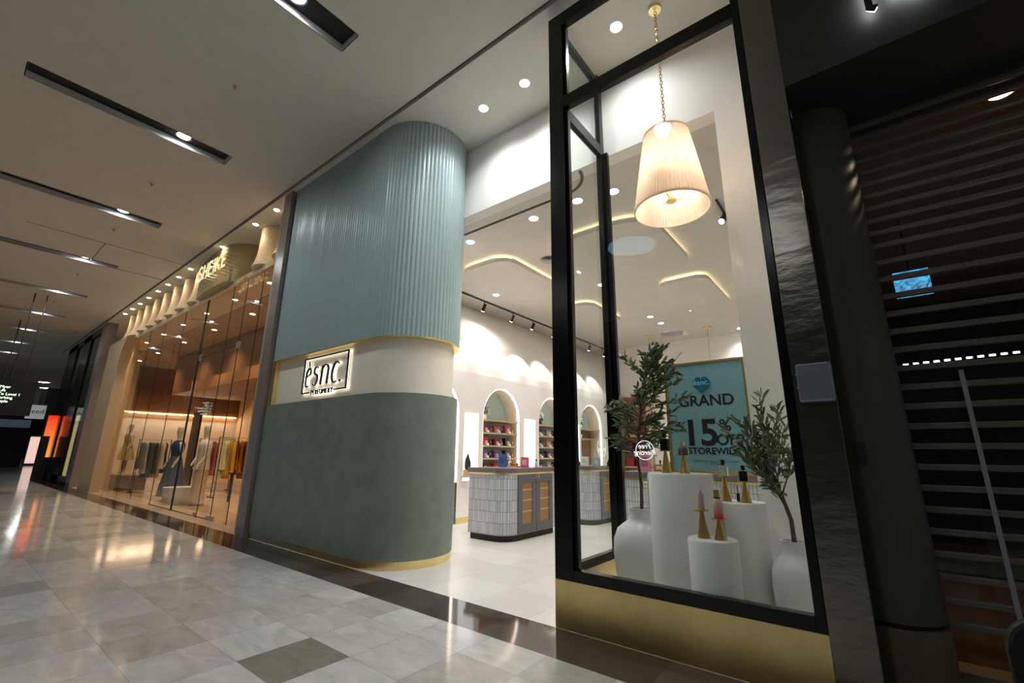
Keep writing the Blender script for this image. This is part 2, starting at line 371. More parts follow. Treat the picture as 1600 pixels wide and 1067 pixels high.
# sign with framed lettering, standing off the band
sg = thing('perfumery_sign', 'black framed backlit èsnc. PERFUMERY sign on the cream band', 'sign', (-5.80, 3.205, 2.30))
hw, hh = .572, .257; y0, y1 = -.055, -.035
fr = MB(); t_ = .016
fr.box(-hw, hw, y0, y1, hh-t_, hh).box(-hw, -hw+t_, y0, y1, -hh, hh).box(hw-t_, hw, y0, y1, -hh, hh)
fr.box(-hw, -.345, y0, y1, -hh, -hh+t_).box(.275, hw, y0, y1, -hh, -hh+t_)
fr.build('frame', M_blackmatte, sg)
def arc(cx, cy, rx, ry, a0, a1, n=18):
    return [(cx+rx*math.cos(math.radians(a0+(a1-a0)*i/n)), cy+ry*math.sin(math.radians(a0+(a1-a0)*i/n))) for i in range(n+1)]
def var(n, w0, w1):      # thick in the middle, thin at the ends
    return [w0+(w1-w0)*math.sin(PI*i/(n-1)) for i in range(n)]
def slant(P, k=.10): return [(x+k*y, y) for x, y in P]
L_ = []
slant_ = slant
def slant(P, k=.10, dx=.02): return slant_([(x+dx, y) for x, y in P], k)
eP = [(-.50, -.02)]+[(-.50+.10*i/6, -.02+.035*i/6) for i in range(1, 6)]+arc(-.445, .035, .052, .068, -15, 90, 10)+arc(-.445, -.03, .066, .133, 90, 300, 22)
L_.append((slant([(p[0], p[1]) for p in eP]), var(len(eP), .010, .026)))
L_.append((slant([(-.475, .205), (-.45, .135)]), [.017, .010]))
sP = arc(-.245, .055, .052, .052, 40, 250, 16)+arc(-.25, -.075, .062, .078, 70, -140, 18)
L_.append((slant(sP), var(len(sP), .010, .026)))
nP = [(-.085, .115), (-.085, .0), (-.085, -.155)]; L_.append((slant(nP), [.022, .028, .030]))
n2 = [(-.085, .03)]+arc(-.005, .03, .078, .085, 170, 10, 14)+[(.078, -.06), (.080, -.155)]
L_.append((slant(n2), [.010]*4+[.014]*4+[.02]*3+[.026]*(len(n2)-11)))
cP = arc(.27, -.015, .088, .14, 50, 300, 24); L_.append((slant(cP), var(len(cP), .010, .030)))
L_.append((slant([(.40, -.128), (.40, -.155)]), [.030, .030]))
lt = MB(); hal = MB()
for P, W in L_:
    lt.ribbon(P, W, y0, y1); hal.ribbon(P, [w_*.8 for w_ in W], y1+.002, y1+.006)
lt.build('lettering', M_blackmatte, sg)
text('perfumery_text', 'PERFUMERY', .092, M_blackmatte, sg, T(-.03, -.045, -hh-.026), .008, space=1.22)
hb = MB(); 
for b in ((-hw, hw, hh-t_, hh), (-hw, -hw+t_, -hh, hh), (hw-t_, hw, -hh, hh), (-hw, -.345, -hh, -hh+t_), (.275, hw, -hh, -hh+t_), (-.32, .25, -hh-.02, -hh+.03)):
    hb.box(b[0]+.002, b[1]-.002, y1+.002, y1+.006, b[2]+.002, b[3]-.002)
hb.v += []; n0 = len(hb.v); hb.v += hal.v; hb.f += [tuple(i+n0 for i in f) for f in hal.f]
hb.build('backlight', mat('sign_backlight', (255, 246, 230), .5, emit=2.2), sg)

# ------------------------------------------------------------------ bulkhead and shop shell
YB = 4.2; ZI = 4.607
bh = MB().box(-4.75, -.77, YB, YB+.18, ZI, ZC).box(-.77, -.30, YB, YB+.18, 0, ZC)
struct(bh.build('wall_bulkhead', M_white))
struct(box('wall_window_side', (-.334, -.322, 3.20, 4.3, 0, ZC), M_white))
# interior ceiling, end wall, right wall
ic = MB().box(-7.6, -.5, YB+.18, 13.6, ZI, ZI+.1); struct(ic.build('ceiling', M_shopceil))
tk_ = MB(); pts_ = [(-4.8, 4.58)]+[(-2.72+.40*math.sin(math.radians(9*i)), 4.18+.40*math.cos(math.radians(9*i))) for i in range(10)]
for a_, b_ in zip(pts_[:-1], pts_[1:]):
    d_ = Vector((b_[0]-a_[0], b_[1]-a_[1])).normalized()*.02; n_ = Vector((-d_.y, d_.x))
    tk_.prism([(a_[0]-d_.x*.2+n_.x, a_[1]-d_.y*.2+n_.y), (a_[0]-d_.x*.2-n_.x, a_[1]-d_.y*.2-n_.y), (b_[0]+d_.x*.2-n_.x, b_[1]+d_.y*.2-n_.y), (b_[0]+d_.x*.2+n_.x, b_[1]+d_.y*.2+n_.y)], ZI-.006, ZI+.002)
struct(tk_.build('trim_3', M_blackmatte))
struct(box('wall_end', (-7.6, -.5, 13.4, 13.6, 0, ZI), M_white))
struct(box('wall_right', (-.62, -.5, YB+.185, 13.39, 0, ZI), M_white))
struct(box('wall_block_back', (-7.6, -4.75, 4.46, 4.50, 0, ZC), M_white))
# left wall: plain plaster above, arched niches below
XW = -6.09; YA = [4.19, 6.15, 8.14, 10.09, 12.03]; AW = 1.20; AR = .60; ZS = 1.97; DN = .40; ZN = .72
lw = MB()
ARCH = []
c0s = [5.50, 7.385, 9.345, 11.31]
edge = 4.45
for cy_ in c0s:
    a, b = cy_-AR, cy_+AR
    lw.add([(XW, edge, 0), (XW, a, 0), (XW, a, 2.8), (XW, edge, 2.8)], [(0, 1, 2, 3)])
    A = [(cy_-AR*math.cos(PI*i/20), ZS+.62*math.sin(PI*i/20)) for i in range(21)]
    for i in range(20):
        (ya, za), (yb, zb) = A[i], A[i+1]
        lw.add([(XW, ya, za), (XW, yb, zb), (XW, yb, 2.8), (XW, ya, 2.8)], [(0, 1, 2, 3)])
    ARCH.append((cy_, [(a, ZN)]+A+[(b, ZN)])); edge = b
lw.add([(XW, edge, 0), (XW, 13.4, 0), (XW, 13.4, 2.8), (XW, edge, 2.8)], [(0, 1, 2, 3)])
K = 10; up_ = [(XW-1.0*(k/K)**1.8, 2.8+(ZI-2.8)*k/K) for k in range(K+1)]
lw.loft([[(x, 4.48, z) for x, z in up_], [(x, 13.4, z) for x, z in up_]], closed=False)
wl = lw.build('wall_left', M_white); struct(wl)
M_nicheback = mat('ribbed_sage_panel', (170, 188, 186), .5)
bb = MB()
e0 = 4.48
for cy_ in c0s: bb.box(XW-.02, XW+.012, e0, cy_-AR, 0, .10); e0 = cy_+AR
bb.box(XW-.02, XW+.012, e0, 13.4, 0, .10); struct(bb.build('baseboard_left', M_brass))

niche_names = ['partly hidden behind rounded green wall', 'holding red gift boxes, left of window post', 'cut by the black window post', 'seen through the side glass']
SH_Z = [1.92, 1.66, 1.40, 1.15, .90]
for k, (cy_, A) in enumerate(ARCH):
    t = thing('arched_display_niche', 'lit arched shelf niche in the white wall, ' + niche_names[k], 'shelf niche', (XW, cy_, 0), group='arched niches along the left wall')
    loc = [(y-cy_, z) for y, z in A]
    MB().loft([[(0, y, z) for y, z in loc], [(-DN, y, z) for y, z in loc]], closed=False).build('lining', M_cream, t, True)
    bk = [(-DN, y, z) for y, z in loc]
    rb = MB(); # ribbed back: vertical strips
    n = 30
    for i in range(n):
        ya = -AR+2*AR*i/n; yb = -AR+2*AR*(i+1)/n; ym = (ya+yb)/2
        def top(y): return ZS+.62*math.sqrt(max(0, 1-(y/AR)**2))
        rb.add([(-DN, ya, 0), (-DN+.012, ym, 0), (-DN, yb, 0), (-DN, yb, top(yb)), (-DN+.012, ym, top(ym)), (-DN, ya, top(ya))], [(0, 1, 4, 5), (1, 2, 3, 4)])
    rb.build('ribbed_back', M_nicheback, t)
    st = [(y*.985, ZN+(z-ZN)*.993) for y, z in loc]; ou = [(y, z) for y, z in loc]
    s_ = MB(); q_ = [(y*.992, z if z <= ZS else ZS+(z-ZS)*.992) for y, z in loc]; q2 = [(y*.975, z if z <= ZS else ZS+(z-ZS)*.975) for y, z in loc]
    s_.loft([[(-.012, y, z) for y, z in q_], [(-.012, y, z) for y, z in q2], [(-.045, y, z) for y, z in q2], [(-.045, y, z) for y, z in q_]], closed=False)
    s_.build('light_strip', M_led, t)
    if k:
        for j, z in enumerate(SH_Z if k < 3 else SH_Z[:2]):
            box('shelf', (-DN, -.02, -AR+.01, AR-.01, z-.03, z), M_wood, t)
    box('cabinet_front', (-DN, -.03, -AR, AR, 0, ZN), M_charc if k else mat('sage_panel', (128, 142, 138), .5), t)
    box('cabinet_top', (-DN, -.01, -AR+.005, AR-.005, ZN-.03, ZN), M_stone, t)
    if k > 2: box('timber_back', (-DN, -DN+.03, -AR+.01, AR-.01, ZN, 1.92), M_brown, t)
for k, (a, b) in enumerate([(6.24, 6.64), (8.16, 8.58), (10.28, 10.60)]):
    t = thing('backlit_wall_panel', ['tall white backlit wall panel above the little cactus', 'tall white backlit wall panel beside the black window post', 'tall white backlit wall panel seen through the side glass'][k],
              'light panel', (XW, (a+b)/2, 1.40), group='backlit panels between the arches')
    h = (b-a)/2
    MB().box(0, .012, -h, h, -.66, .60).build('panel', M_panel, t); MB().box(0, .006, -h-.012, h+.012, -.672, .612).build('edge', M_white, t)

# -- things standing on the shelves
def rgb_mat(name, c, rough=.45, **k): return mat(name, c, rough, **k)
CB = {'dark red': (140, 26, 34), 'rose pink': (196, 96, 112), 'bright red': (196, 34, 36), 'black': (26, 24, 28), 'violet': (112, 74, 160), 'navy': (46, 54, 92), 'burgundy': (96, 20, 34), 'silver grey': (150, 150, 156), 'tan': (176, 132, 92)}
def gift_box(loc, col, lab, w_=.16, h=.15, d=.10, grp=None):
    t = thing('perfume_gift_box', lab, 'gift box', loc, group=grp)
    box('carton', (-d/2, d/2, -w_/2, w_/2, 0, h*.82), rgb_mat('carton_'+col.replace(' ', '_'), CB[col]), t)
    box('lid', (-d/2-.003, d/2+.003, -w_/2-.003, w_/2+.003, h*.80, h), rgb_mat('carton_'+col.replace(' ', '_'), CB[col]), t)
    box('front_band', (d/2+.002, d/2+.005, -w_*.15, w_*.35, h*.1, h*.62), mat('carton_print', (214, 196, 190), .4), t); return t
M_bott = {}
def bottle_parts(t, h, r, col, capcol, cap_h=.3, square=False, name=None):
    body = mat('bottle_'+(name or str(col)), col, .12, coat=.5); cp = mat('cap_'+str(capcol), capcol, .3, metal=1 if sum(capcol) > 380 and capcol[2] < 150 else 0)
    hb_ = h*(1-cap_h-.06)
    if square: MB().box(-r, r, -r*.7, r*.7, 0, hb_).build('flask', body, t, bevel=.004)
    else: MB().lathe([(r*.9, 0), (r, .006), (r, hb_*.9), (r*.75, hb_)], n=16).build('flask', body, t, True)
    MB().cyl(0, 0, hb_, hb_+h*.07, r*.35, 12).build('collar', M_brass2, t)
    MB().cyl(0, 0, hb_+h*.06, h, r*(.55 if not square else .5), 16).build('cap', cp, t, True)
def bottle(loc, lab, h, r, col, capcol, cap_h=.3, square=False, grp=None, rz=0):
    t = thing('perfume_bottle', lab, 'perfume bottle', loc, rz, grp); bottle_parts(t, h, r, col, capcol, cap_h, square); return t
rows = {1: [(SH_Z[1], ['dark red', 'rose pink', 'rose pink'], 'top'), (SH_Z[2], ['bright red', 'dark red', 'black'], 'second'), (SH_Z[3], ['violet', 'violet', 'navy'], 'third'), (SH_Z[4], ['burgundy', 'bright red', 'black'], 'fourth')],
        2: [(SH_Z[1], ['black', 'silver grey', 'black'], 'top'), (SH_Z[2], ['black', 'tan', 'black'], 'second'), (SH_Z[3], ['black', 'navy', 'silver grey'], 'third'), (SH_Z[4], ['black', 'silver grey', 'black'], 'fourth')]}
where = {1: 'first full arch', 2: 'arch behind window post'}
for k in rows:
    cy_ = c0s[k]
    for (z, cs, nm) in rows[k]:
        for j, cc in enumerate(cs):
            y = cy_-.38+j*.36; x = XW-.17
            gift_box((x, y, z), cc, '%s gift box, %s from left, %s shelf, %s' % (cc, ORD[j], nm, where[k]), grp='gift boxes in the arched niches', h=.14+.02*((j+k) % 2))
            q = [(200, 160, 150), (150, 110, 70), (60, 56, 60)][(j+int(z*10)) % 3]
            bottle((x+.05, y+.16, z), 'small bottle right of the %s box, %s shelf, %s' % (ORD[j], nm, where[k]), .095+.01*(j % 2), .018, q, (214, 190, 130), .35, grp='tester bottles in the arched niches')
            pc = thing('price_card', 'white price card by the %s box, %s shelf, %s' % (ORD[j], nm, where[k]), 'price card', (x+.10, y+.03, z), group='price cards in the niches')
            MB().add([(0, -.035, 0), (0, .035, 0), (-.014, .035, .05), (-.014, -.035, .05), (-.03, -.035, 0), (-.03, .035, 0)], [(0, 1, 2, 3), (3, 2, 5, 4)]).build('card', mat('white_card', (245, 245, 245), .6), pc)
# top of arches: flowers, letter sign, vase
def flowers(loc, lab, potcol, petal, leafy, n=26, r=.10, seed=1):
    rd = random.Random(seed); t = thing('potted_flowers', lab, 'flower pot', loc)
    MB().lathe([(.045, 0), (.06, .04), (.055, .10), (.045, .11)], n=16).build('pot', mat('pot_'+str(potcol), potcol, .5), t, True)
    f = MB(); st = MB(); lf = MB()
    for i in range(n):
        a = rd.random()*2*PI; q = rd.random()**.5*r; h = .15+rd.random()*.13
        p = Vector((q*math.cos(a), q*math.sin(a), h)); st.tube([(0, 0, .09), (p.x*.5, p.y*.5, h*.7), p], .003, 4)
        f.lathe([(.004, p.z-.012), (.022, p.z), (.012, p.z+.014)], p.x, p.y, 8)
        d = Vector((math.cos(a), math.sin(a), .3))*.05; lf.add([p*.6, p*.6+d*.5+Vector((0, 0, .015)), p*.6+d, p*.6+d*.5-Vector((0, 0, .01))], [(0, 1, 2, 3)])
    f.build('petals', mat('petal_'+str(petal), petal, .6), t, True); st.build('stems', M_leaf2, t); lf.build('leaves', leafy, t)
flowers((XW-.15, c0s[1]-.42, SH_Z[0]), 'pot of blue-violet hyacinths on the top ledge of the first full arch', (236, 226, 214), (92, 92, 138), M_leaf, seed=2)
flowers((XW-.15, c0s[2]-.36, SH_Z[0]), 'pot of white orchids on the top ledge of the arch behind the window post', (40, 40, 40), (240, 236, 228), M_leaf2, seed=3)
flowers((XW-.15, c0s[3]-.38, SH_Z[0]), 'white flowers on the top ledge of the arch seen through the side glass', (235, 235, 235), (240, 240, 238), M_leaf, seed=4)
flowers((XW-.15, c0s[3]-.38, SH_Z[1]), 'small green plant on the middle shelf of the arch seen through the side glass', (235, 235, 235), (70, 110, 60), M_leaf2, r=.06, seed=5)
t = thing('letter_sign', 'small gold letter sign on the ribbed back of the first full arch', 'sign', (XW-.30, c0s[1]-.12, SH_Z[0]+.13))
text('letter', 'IE', .16, M_brass, t, T(0, 0, 0, '+x'), .008)
t = thing('potted_cactus', 'dark green cactus in a small timber box on a wall ledge beside the counter', 'plant', (XW+.07, 6.30, .83))
MB().box(-.06, .06, -.06, .06, 0, .11).build('planter', M_wood, t)
cm = MB(); 
for dx, dy, h, r in ((0, 0, .30, .034), (.02, .025, .20, .026), (-.01, -.028, .23, .026)): cm.lathe([(r*.6, .10), (r, .15), (r, .1+h*.7), (r*.3, .1+h)], dx, dy, 12, fn=lambda a, z: 1+.12*math.cos(6*a))
cm.build('cactus', mat('cactus_green', (34, 52, 34), .6), t, True)
box('ledge', (-.07, .06, -.08, .08, -.025, 0), M_wood, t)

# ------------------------------------------------------------------ interior ceiling: floating panels, downlights, speakers, vents, track
def rrect(x0, x1, y0, y1, r, n=6):
    P = []
    for cx, cy, a0 in ((x1-r, y0+r, -90), (x1-r, y1-r, 0), (x0+r, y1-r, 90), (x0+r, y0+r, 180)):
        for i in range(n+1):
            a = math.radians(a0+90*i/n); P.append((cx+r*math.cos(a), cy+r*math.sin(a)))
    return P
panels = [((-5.62, -4.45, 5.42, 7.45), .33, 'left of the black window post'), ((-3.75, -1.99, 5.50, 7.70), .5, 'above the hanging pleated lamp'), ((-2.9, -1.98, 8.25, 10.3), .25, 'above the teal sale poster'), ((-5.35, -4.45, 8.36, 10.2), .3, 'seen through the side glass')]
for (b, r, lab) in panels:
    cx, cy = (b[0]+b[1])/2, (b[2]+b[3])/2
    t = thing('floating_ceiling_panel', 'rounded floating ceiling panel with glowing edges, ' + lab, 'ceiling panel', (cx, cy, ZI-.135), group='floating ceiling panels')
    L = (b[0]-cx, b[1]-cx, b[2]-cy, b[3]-cy)
    MB().prism(rrect(*L, r), 0, .075).build('panel', M_shopceil, t, True)
    MB().prism(rrect(L[0]+.08, L[1]-.08, L[2]+.08, L[3]-.08, r-.07), .075, .135).build('core', M_shopceil, t)
    P = [(x, y, .10) for x, y in rrect(L[0]+.066, L[1]-.066, L[2]+.066, L[3]-.066, r-.055)]
    MB().tube(P, .012, 6, True).build('light_strip', mat('cove_led', (255, 240, 208), .5, emit=2.6), t)
DL = [(-4.71, 4.82, 'beside the teal wall corner'), (-3.44, 4.83, 'in the middle of the entrance row'), (-2.69, 4.81, 'in the side glass, under the curved track'), (-3.88, 6.97, 'in the side glass, higher one'), (-3.88, 7.83, 'against the rear window post'),
      (-3.92, 10.54, 'left one of the pair above the olive tree'), (-3.91, 11.25, 'right one of the pair above the olive tree'), (-2.92, 10.58, 'behind the far floating panel'), (-2.38, 13.0, 'above the right edge of the poster'), (-6.0, 7.0, 'beside the track lights'),
      (-2.2, 4.9, 'hidden over the window bay'), (-1.4, 9.5, 'near the right wall')]
def downlight(name, x, y, z, lab, r, m_, power, col, grp, ang=125):
    t = thing(name, lab, 'ceiling light', (x, y, z), group=grp)
    MB().lathe([(r, -.001), (r*1.22, -.004), (r*1.24, 0)], n=28, caps=False).build('trim_ring', M_white, t, True)
    MB().cyl(0, 0, -.004, .0, r, 28).build('lens', m_, t)
    if power: spot('lamp', (0, 0, -.02), (0, 0, -3), power, ang, .8, col, .05, t)
    return t
for x, y, lab in DL: downlight('recessed_downlight', x, y, ZI, 'round downlight in the perfumery ceiling, ' + lab, .062, M_disc, P_DOWN, (1, .965, .92), 'downlights in the perfumery ceiling')
for x, lab in ((-3.44, 'nearest the teal wall'), (-2.755, 'middle of the three'), (-1.525, 'beside the lamp chain')):
    downlight('recessed_downlight', x, 3.68, ZC, 'bright round downlight in the shopfront soffit, ' + lab, .058, M_disc, P_DOWN*.95, (.94, .97, 1), 'downlights in the soffit over the entrance', 146)
for x, y, lab in ((-6.04, 6.54, 'near the teal wall'), (-1.62, 6.52, 'right of the pleated lamp'), (-2.98, 7.0, 'on the big floating panel')):
    t = thing('ceiling_speaker', 'flat round ceiling speaker, ' + lab, 'speaker', (x, y, ZI-(.135 if lab.startswith('on') else 0)), group='ceiling speakers')
    MB().lathe([(.115, -.006), (.125, -.004), (.13, 0)], n=28).build('grille', M_grey, t, True)
t = thing('round_ceiling_vent', 'round ceiling air vent with concentric rings beside the black window post', 'air vent', (-4.05, 6.15, ZI))
for r in (.15, .12, .09, .06, .03): MB().lathe([(r, -.02), (r-.018, -.004), (r-.02, -.004), (r-.004, -.022)], n=28, caps=False).build('ring', M_silver, t, True)
MB().cyl(0, 0, -.004, 0, .16, 28).build('backing', M_grey, t)
t = thing('ceiling_diffuser', 'flat round ceiling diffuser with a small white sensor, deep in the shop', 'air vent', (-4.0, 12.4, ZI))
MB().lathe([(.10, -.05), (.30, -.03), (.32, 0)], n=28).build('dish', M_silver, t, True); MB().box(.30, .42, -.06, .06, -.10, 0).build('sensor', M_white, t)
# track with spots along the left wall
tr = thing('lighting_track', 'long black lighting track along the left wall of the perfumery', 'lighting track', (-5.75, 8.2, 4.243))
box('rail', (-.016, .016, -3.7, 3.9, -.03, 0), M_blackmatte, tr)
rd_ = MB()
for yy in (-3.5, -1.0, 1.5, 3.8): rd_.tube([(0, yy, 0), (0, yy, ZI-4.243)], .004, 6)
rd_.build('suspension_rods', M_grey, tr)
for k, y in enumerate([4.68, 5.52, 6.35, 7.27, 8.04, 8.93, 9.89, 10.72, 11.62]):
    t = thing('track_spotlight', 'black cylinder spotlight on the wall track, %s from the entrance' % ORD[k], 'spotlight', (-5.75, y, 4.243-.03), group='black track spotlights over the arches')
    MB().tube([(0, 0, 0), (0, 0, -.06)], .011, 8).build('stem', M_blackmatte, t)
    MB().tube([(.03, 0, -.05), (-.04, 0, -.19)], .034, 16).build('head', M_blackmatte, t, True)
    MB().tube([(-.0402, 0, -.1905), (-.042, 0, -.194)], .028, 16).build('lens', M_disc, t)
    spot('lamp', (-.045, 0, -.205), (-.20, 0, -1.5), P_TRACK, 74, .25, (1, .97, .93), .015, t)
t = thing('track_spotlight', 'black spotlight on a short track right of the pleated lamp', 'spotlight', (-1.18, 6.25, ZI-.035))
MB().tube([(0, -.35, .017), (0, .35, .017)], .017, 8).build('rail', M_blackmatte, t)
MB().tube([(0, 0, 0), (0, 0, -.07)], .012, 8).build('stem', M_blackmatte, t)
MB().tube([(0, .06, -.05), (-.02, -.07, -.17)], .045, 16).build('head', M_blackmatte, t, True)
MB().tube([(-.0205, -.0705, -.1705), (-.022, -.074, -.174)], .037, 16).build('lens', M_disc, t)
# cord pendants deep in the shop
for x, y, lab in ((-4.64, 12.26, 'above the olive tree'), (-3.05, 12.34, 'above the sale poster')):
    t = thing('pendant_lamp', 'brass cord pendant hanging deep in the shop ' + lab, 'pendant lamp', (x, y, ZI), group='brass cord pendants')
    MB().cyl(0, 0, -.04, 0, .11, 20).build('canopy', M_brass, t, True); MB().tube([(0, 0, -.03), (0, 0, -2.5)], .006, 6).build('cord', M_brass2, t)
    MB().lathe([(.03, -2.48), (.12, -2.6), (.13, -2.72), (.12, -2.72), (.11, -2.6), (.02, -2.5)], n=20, caps=False).build('shade', M_brass, t, True)
# shelving on the end wall
t = thing('display_shelving', 'timber display shelving with red boxes on the far end wall', 'shelf', (-5.6, 13.4, 0))
box('back', (-.45, .45, -.04, -.01, .5, 3.0), mat('rose_timber', (150, 108, 92), .5), t)
for z in (.9, 1.35, 1.8, 2.25, 2.7): box('shelf', (-.45, .45, -.35, -.04, z-.03, z), M_wood, t)
for x in (-.45, .42): box('side', (x, x+.03, -.35, -.01, .5, 3.0), M_wood, t)
box('base', (-.45, .45, -.40, -.01, 0, .5), M_charc, t)
for k, (z, x, cc) in enumerate([(.9, -.2, 'dark red'), (.9, .15, 'bright red'), (1.35, -.22, 'burgundy'), (1.35, .12, 'dark red'), (1.8, -.1, 'tan'), (1.8, .2, 'burgundy')]):
    o = thing('perfume_gift_box', '%s gift box, %s counting up the far end wall shelving' % (cc, ORD[k]), 'gift box', (-5.6+x, 13.2, z), group='boxes on the end wall shelving')
    box('carton', (-.11, .11, -.07, .07, 0, .22), rgb_mat('carton_'+cc.replace(' ', '_'), CB[cc]), o); box('lid', (-.113, .113, -.073, .073, .22, .24), rgb_mat('carton_'+cc.replace(' ', '_'), CB[cc]), o)

# ------------------------------------------------------------------ counters
def counter(loc, lab, W=.74, D=1.30, R=.27, H=1.03):
    t = thing('tiled_counter', lab, 'counter', loc, group='tiled counters with glazed cabinets')
    def outline(o):          # x from -W..0, y from 0..D; near right corner rounded
        P = [(-W-o, -o)]
        for i in range(13):
            a = math.radians(-90+90*i/12); P.append((-R+(R+o)*math.cos(a), R+(R+o)*math.sin(a)))
        return P+[(o, D+o), (-W-o, D+o)]
    MB().prism(outline(-.03), 0, .095).build('kick_base', M_blackmatte, t, True)
    b_ = MB(); P = outline(0); b_.prism(P, .09, H-.09)
    body = b_.build('body', M_ctile, t, True)
    body.data.materials.append(M_ctiley)
    for p in body.data.polygons:
        if abs(p.normal.x) > .72: p.material_index = 1
    MB().prism(outline(.004), H-.092, H-.07).build('brass_band', M_brass, t, True)
    MB().prism(outline(.022), H-.07, H).build('worktop', M_stone, t, True, .004)
    y0 = R+.0; dw = (D-.10-y0)/2
    for k in range(2):
        a = y0+dw*k+.004; b = y0+dw*(k+1)-.004
        d = MB().box(0, .02, a, b, .10, .225).box(0, .02, a, b, H-.215, H-.10).box(0, .02, a, a+.10, .225, H-.215).box(0, .02, b-.10, b, .225, H-.215).build('door', M_charc, t, bevel=.002)
        box('pane', (.004, .009, a+.10, b-.10, .225, H-.215), mat('amber_wired_glass', (150, 112, 60), .35, noise=.25, nscale=60), d)
        for z in (.40, .56, .71): box('shelf_line', (.009, .013, a+.10, b-.10, z-.008, z+.008), M_wood, d)
        yy = b-.035 if k == 0 else a+.035
        MB().tube([(.02, yy, H-.15), (.045, yy, H-.15), (.045, yy, H-.11), (.02, yy, H-.11)], .006, 8).build('handle', M_brass, d, True)
    return t
c1 = counter((-4.27, 5.29, 0), 'grey tiled counter with two glazed doors in front of the red shelves')
c2 = dup(c1, (-4.09, 7.58, 0), 'grey tiled counter seen through the side glass of the window')
t = thing('cash_counter', 'long grey tiled counter behind the white plinths and sale poster', 'counter', (-2.40, 5.2, 0))
MB().box(0, 1.62, .03, .6, 0, .095).build('kick_base', M_blackmatte, t)
MB().box(0, 1.62, 0, .62, .09, .965).build('body', tile_mat('white_bar_tiles', .034, .155, 0, .10, [(0, (206, 208, 212)), (.5, (198, 200, 206))], (70, 72, 80), .2, .004, .04, 3, axis='xz', bumpy=.5), t)
MB().box(-.004, 1.624, -.004, .62, .962, .985).build('brass_band', M_brass, t)
MB().box(-.02, 1.64, -.02, .64, .985, 1.055).build('worktop', M_stone, t, bevel=.004)
# things on the counters
def block_thing(name, loc, sz, col, lab, cat, extra=None, rz=0):
    t = thing(name, lab, cat, loc, rz); m_ = mat('%s_%s' % (name, '%d_%d_%d' % col), col, .45)
    box('carton', (-sz[0]/2, sz[0]/2, -sz[1]/2, sz[1]/2, 0, sz[2]), m_, t, bevel=.002)
    box('print', (-sz[0]*.3, sz[0]*.3, -sz[1]/2-.002, -sz[1]/2+.001, sz[2]*.25, sz[2]*.75), mat('print_%s' % str(extra or (220, 200, 190)), extra or (220, 200, 190), .5), t)
    return t
zt = 1.03
block_thing('perfume_carton', (-4.80, 5.85, zt), (.15, .05, .20), (58, 88, 146), 'blue perfume carton standing on the near counter', 'carton', (40, 66, 120))
block_thing('perfume_carton', (-4.40, 5.92, zt), (.14, .04, .16), (206, 92, 116), 'pink floral perfume carton on the right of the near counter', 'carton', (236, 170, 180))
t = thing('bottle_tray', 'low brass tray with stubby bottles on the near counter', 'tray', (-4.60, 5.90, zt))
box('base', (-.10, .10, -.05, .05, 0, .02), M_brass2, t)
for k, (dx, hh_) in enumerate(((-.06, .06), (.0, .04), (.06, .05))):
    j = thing('perfume_jar', 'stubby amber jar on the brass tray, %s from the left' % ORD[k], 'jar', (-4.60+dx, 5.90, zt+.02), group='stubby jars on the brass tray')
    MB().cyl(0, 0, 0, hh_*.75, .022).build('body', mat('amber_jar', (150, 100, 50), .2), j, True); MB().cyl(0, 0, hh_*.75, hh_, .018).build('lid', M_brass, j, True)
bottle((-4.34, 6.15, zt), 'clear bottle with a black cap at the right end of the near counter', .13, .024, (210, 205, 205), (20, 20, 22), .3)
bottle((-4.93, 6.2, zt), 'clear bottle behind the blue carton on the near counter', .14, .026, (226, 216, 206), (230, 225, 220), .3)
bottle((-4.56, 7.9, zt), 'dark bottle at the left end of the counter behind the side glass', .11, .028, (30, 34, 34), (20, 20, 22), .3, True)
block_thing('perfume_carton', (-4.42, 7.9, zt), (.14, .06, .17), (236, 234, 230), 'white carton pair on the counter behind the side glass', 'carton', (200, 200, 200))
block_thing('perfume_carton', (-4.17, 7.9, zt), (.13, .05, .15), (96, 168, 190), 'light blue carton on the counter behind the side glass', 'carton', (226, 150, 130))
bottle((-4.02+.0, 8.1, zt), 'dark bottle at the right end of the counter behind the side glass', .12, .026, (34, 34, 36), (20, 20, 22), .3, True)
zt3 = 1.055
block_thing('counter_card', (-2.245, 5.50, zt3), (.15, .03, .22), (196, 130, 142), 'pink floral card standing on the long counter beside the olive trunk', 'sign card', (150, 90, 110))
block_thing('perfume_carton', (-2.05, 5.50, zt3), (.14, .06, .08), (150, 106, 84), 'low tan box set on the long counter', 'carton', (210, 180, 150))
bottle((-2.09, 5.62, zt3), 'small dark bottle behind the tan boxes on the long counter', .13, .022, (70, 50, 46), (30, 24, 24), .3)
bottle((-1.96, 5.62, zt3), 'small square violet bottle behind the tan boxes on the long counter', .11, .022, (80, 60, 100), (40, 30, 50), .3, True)

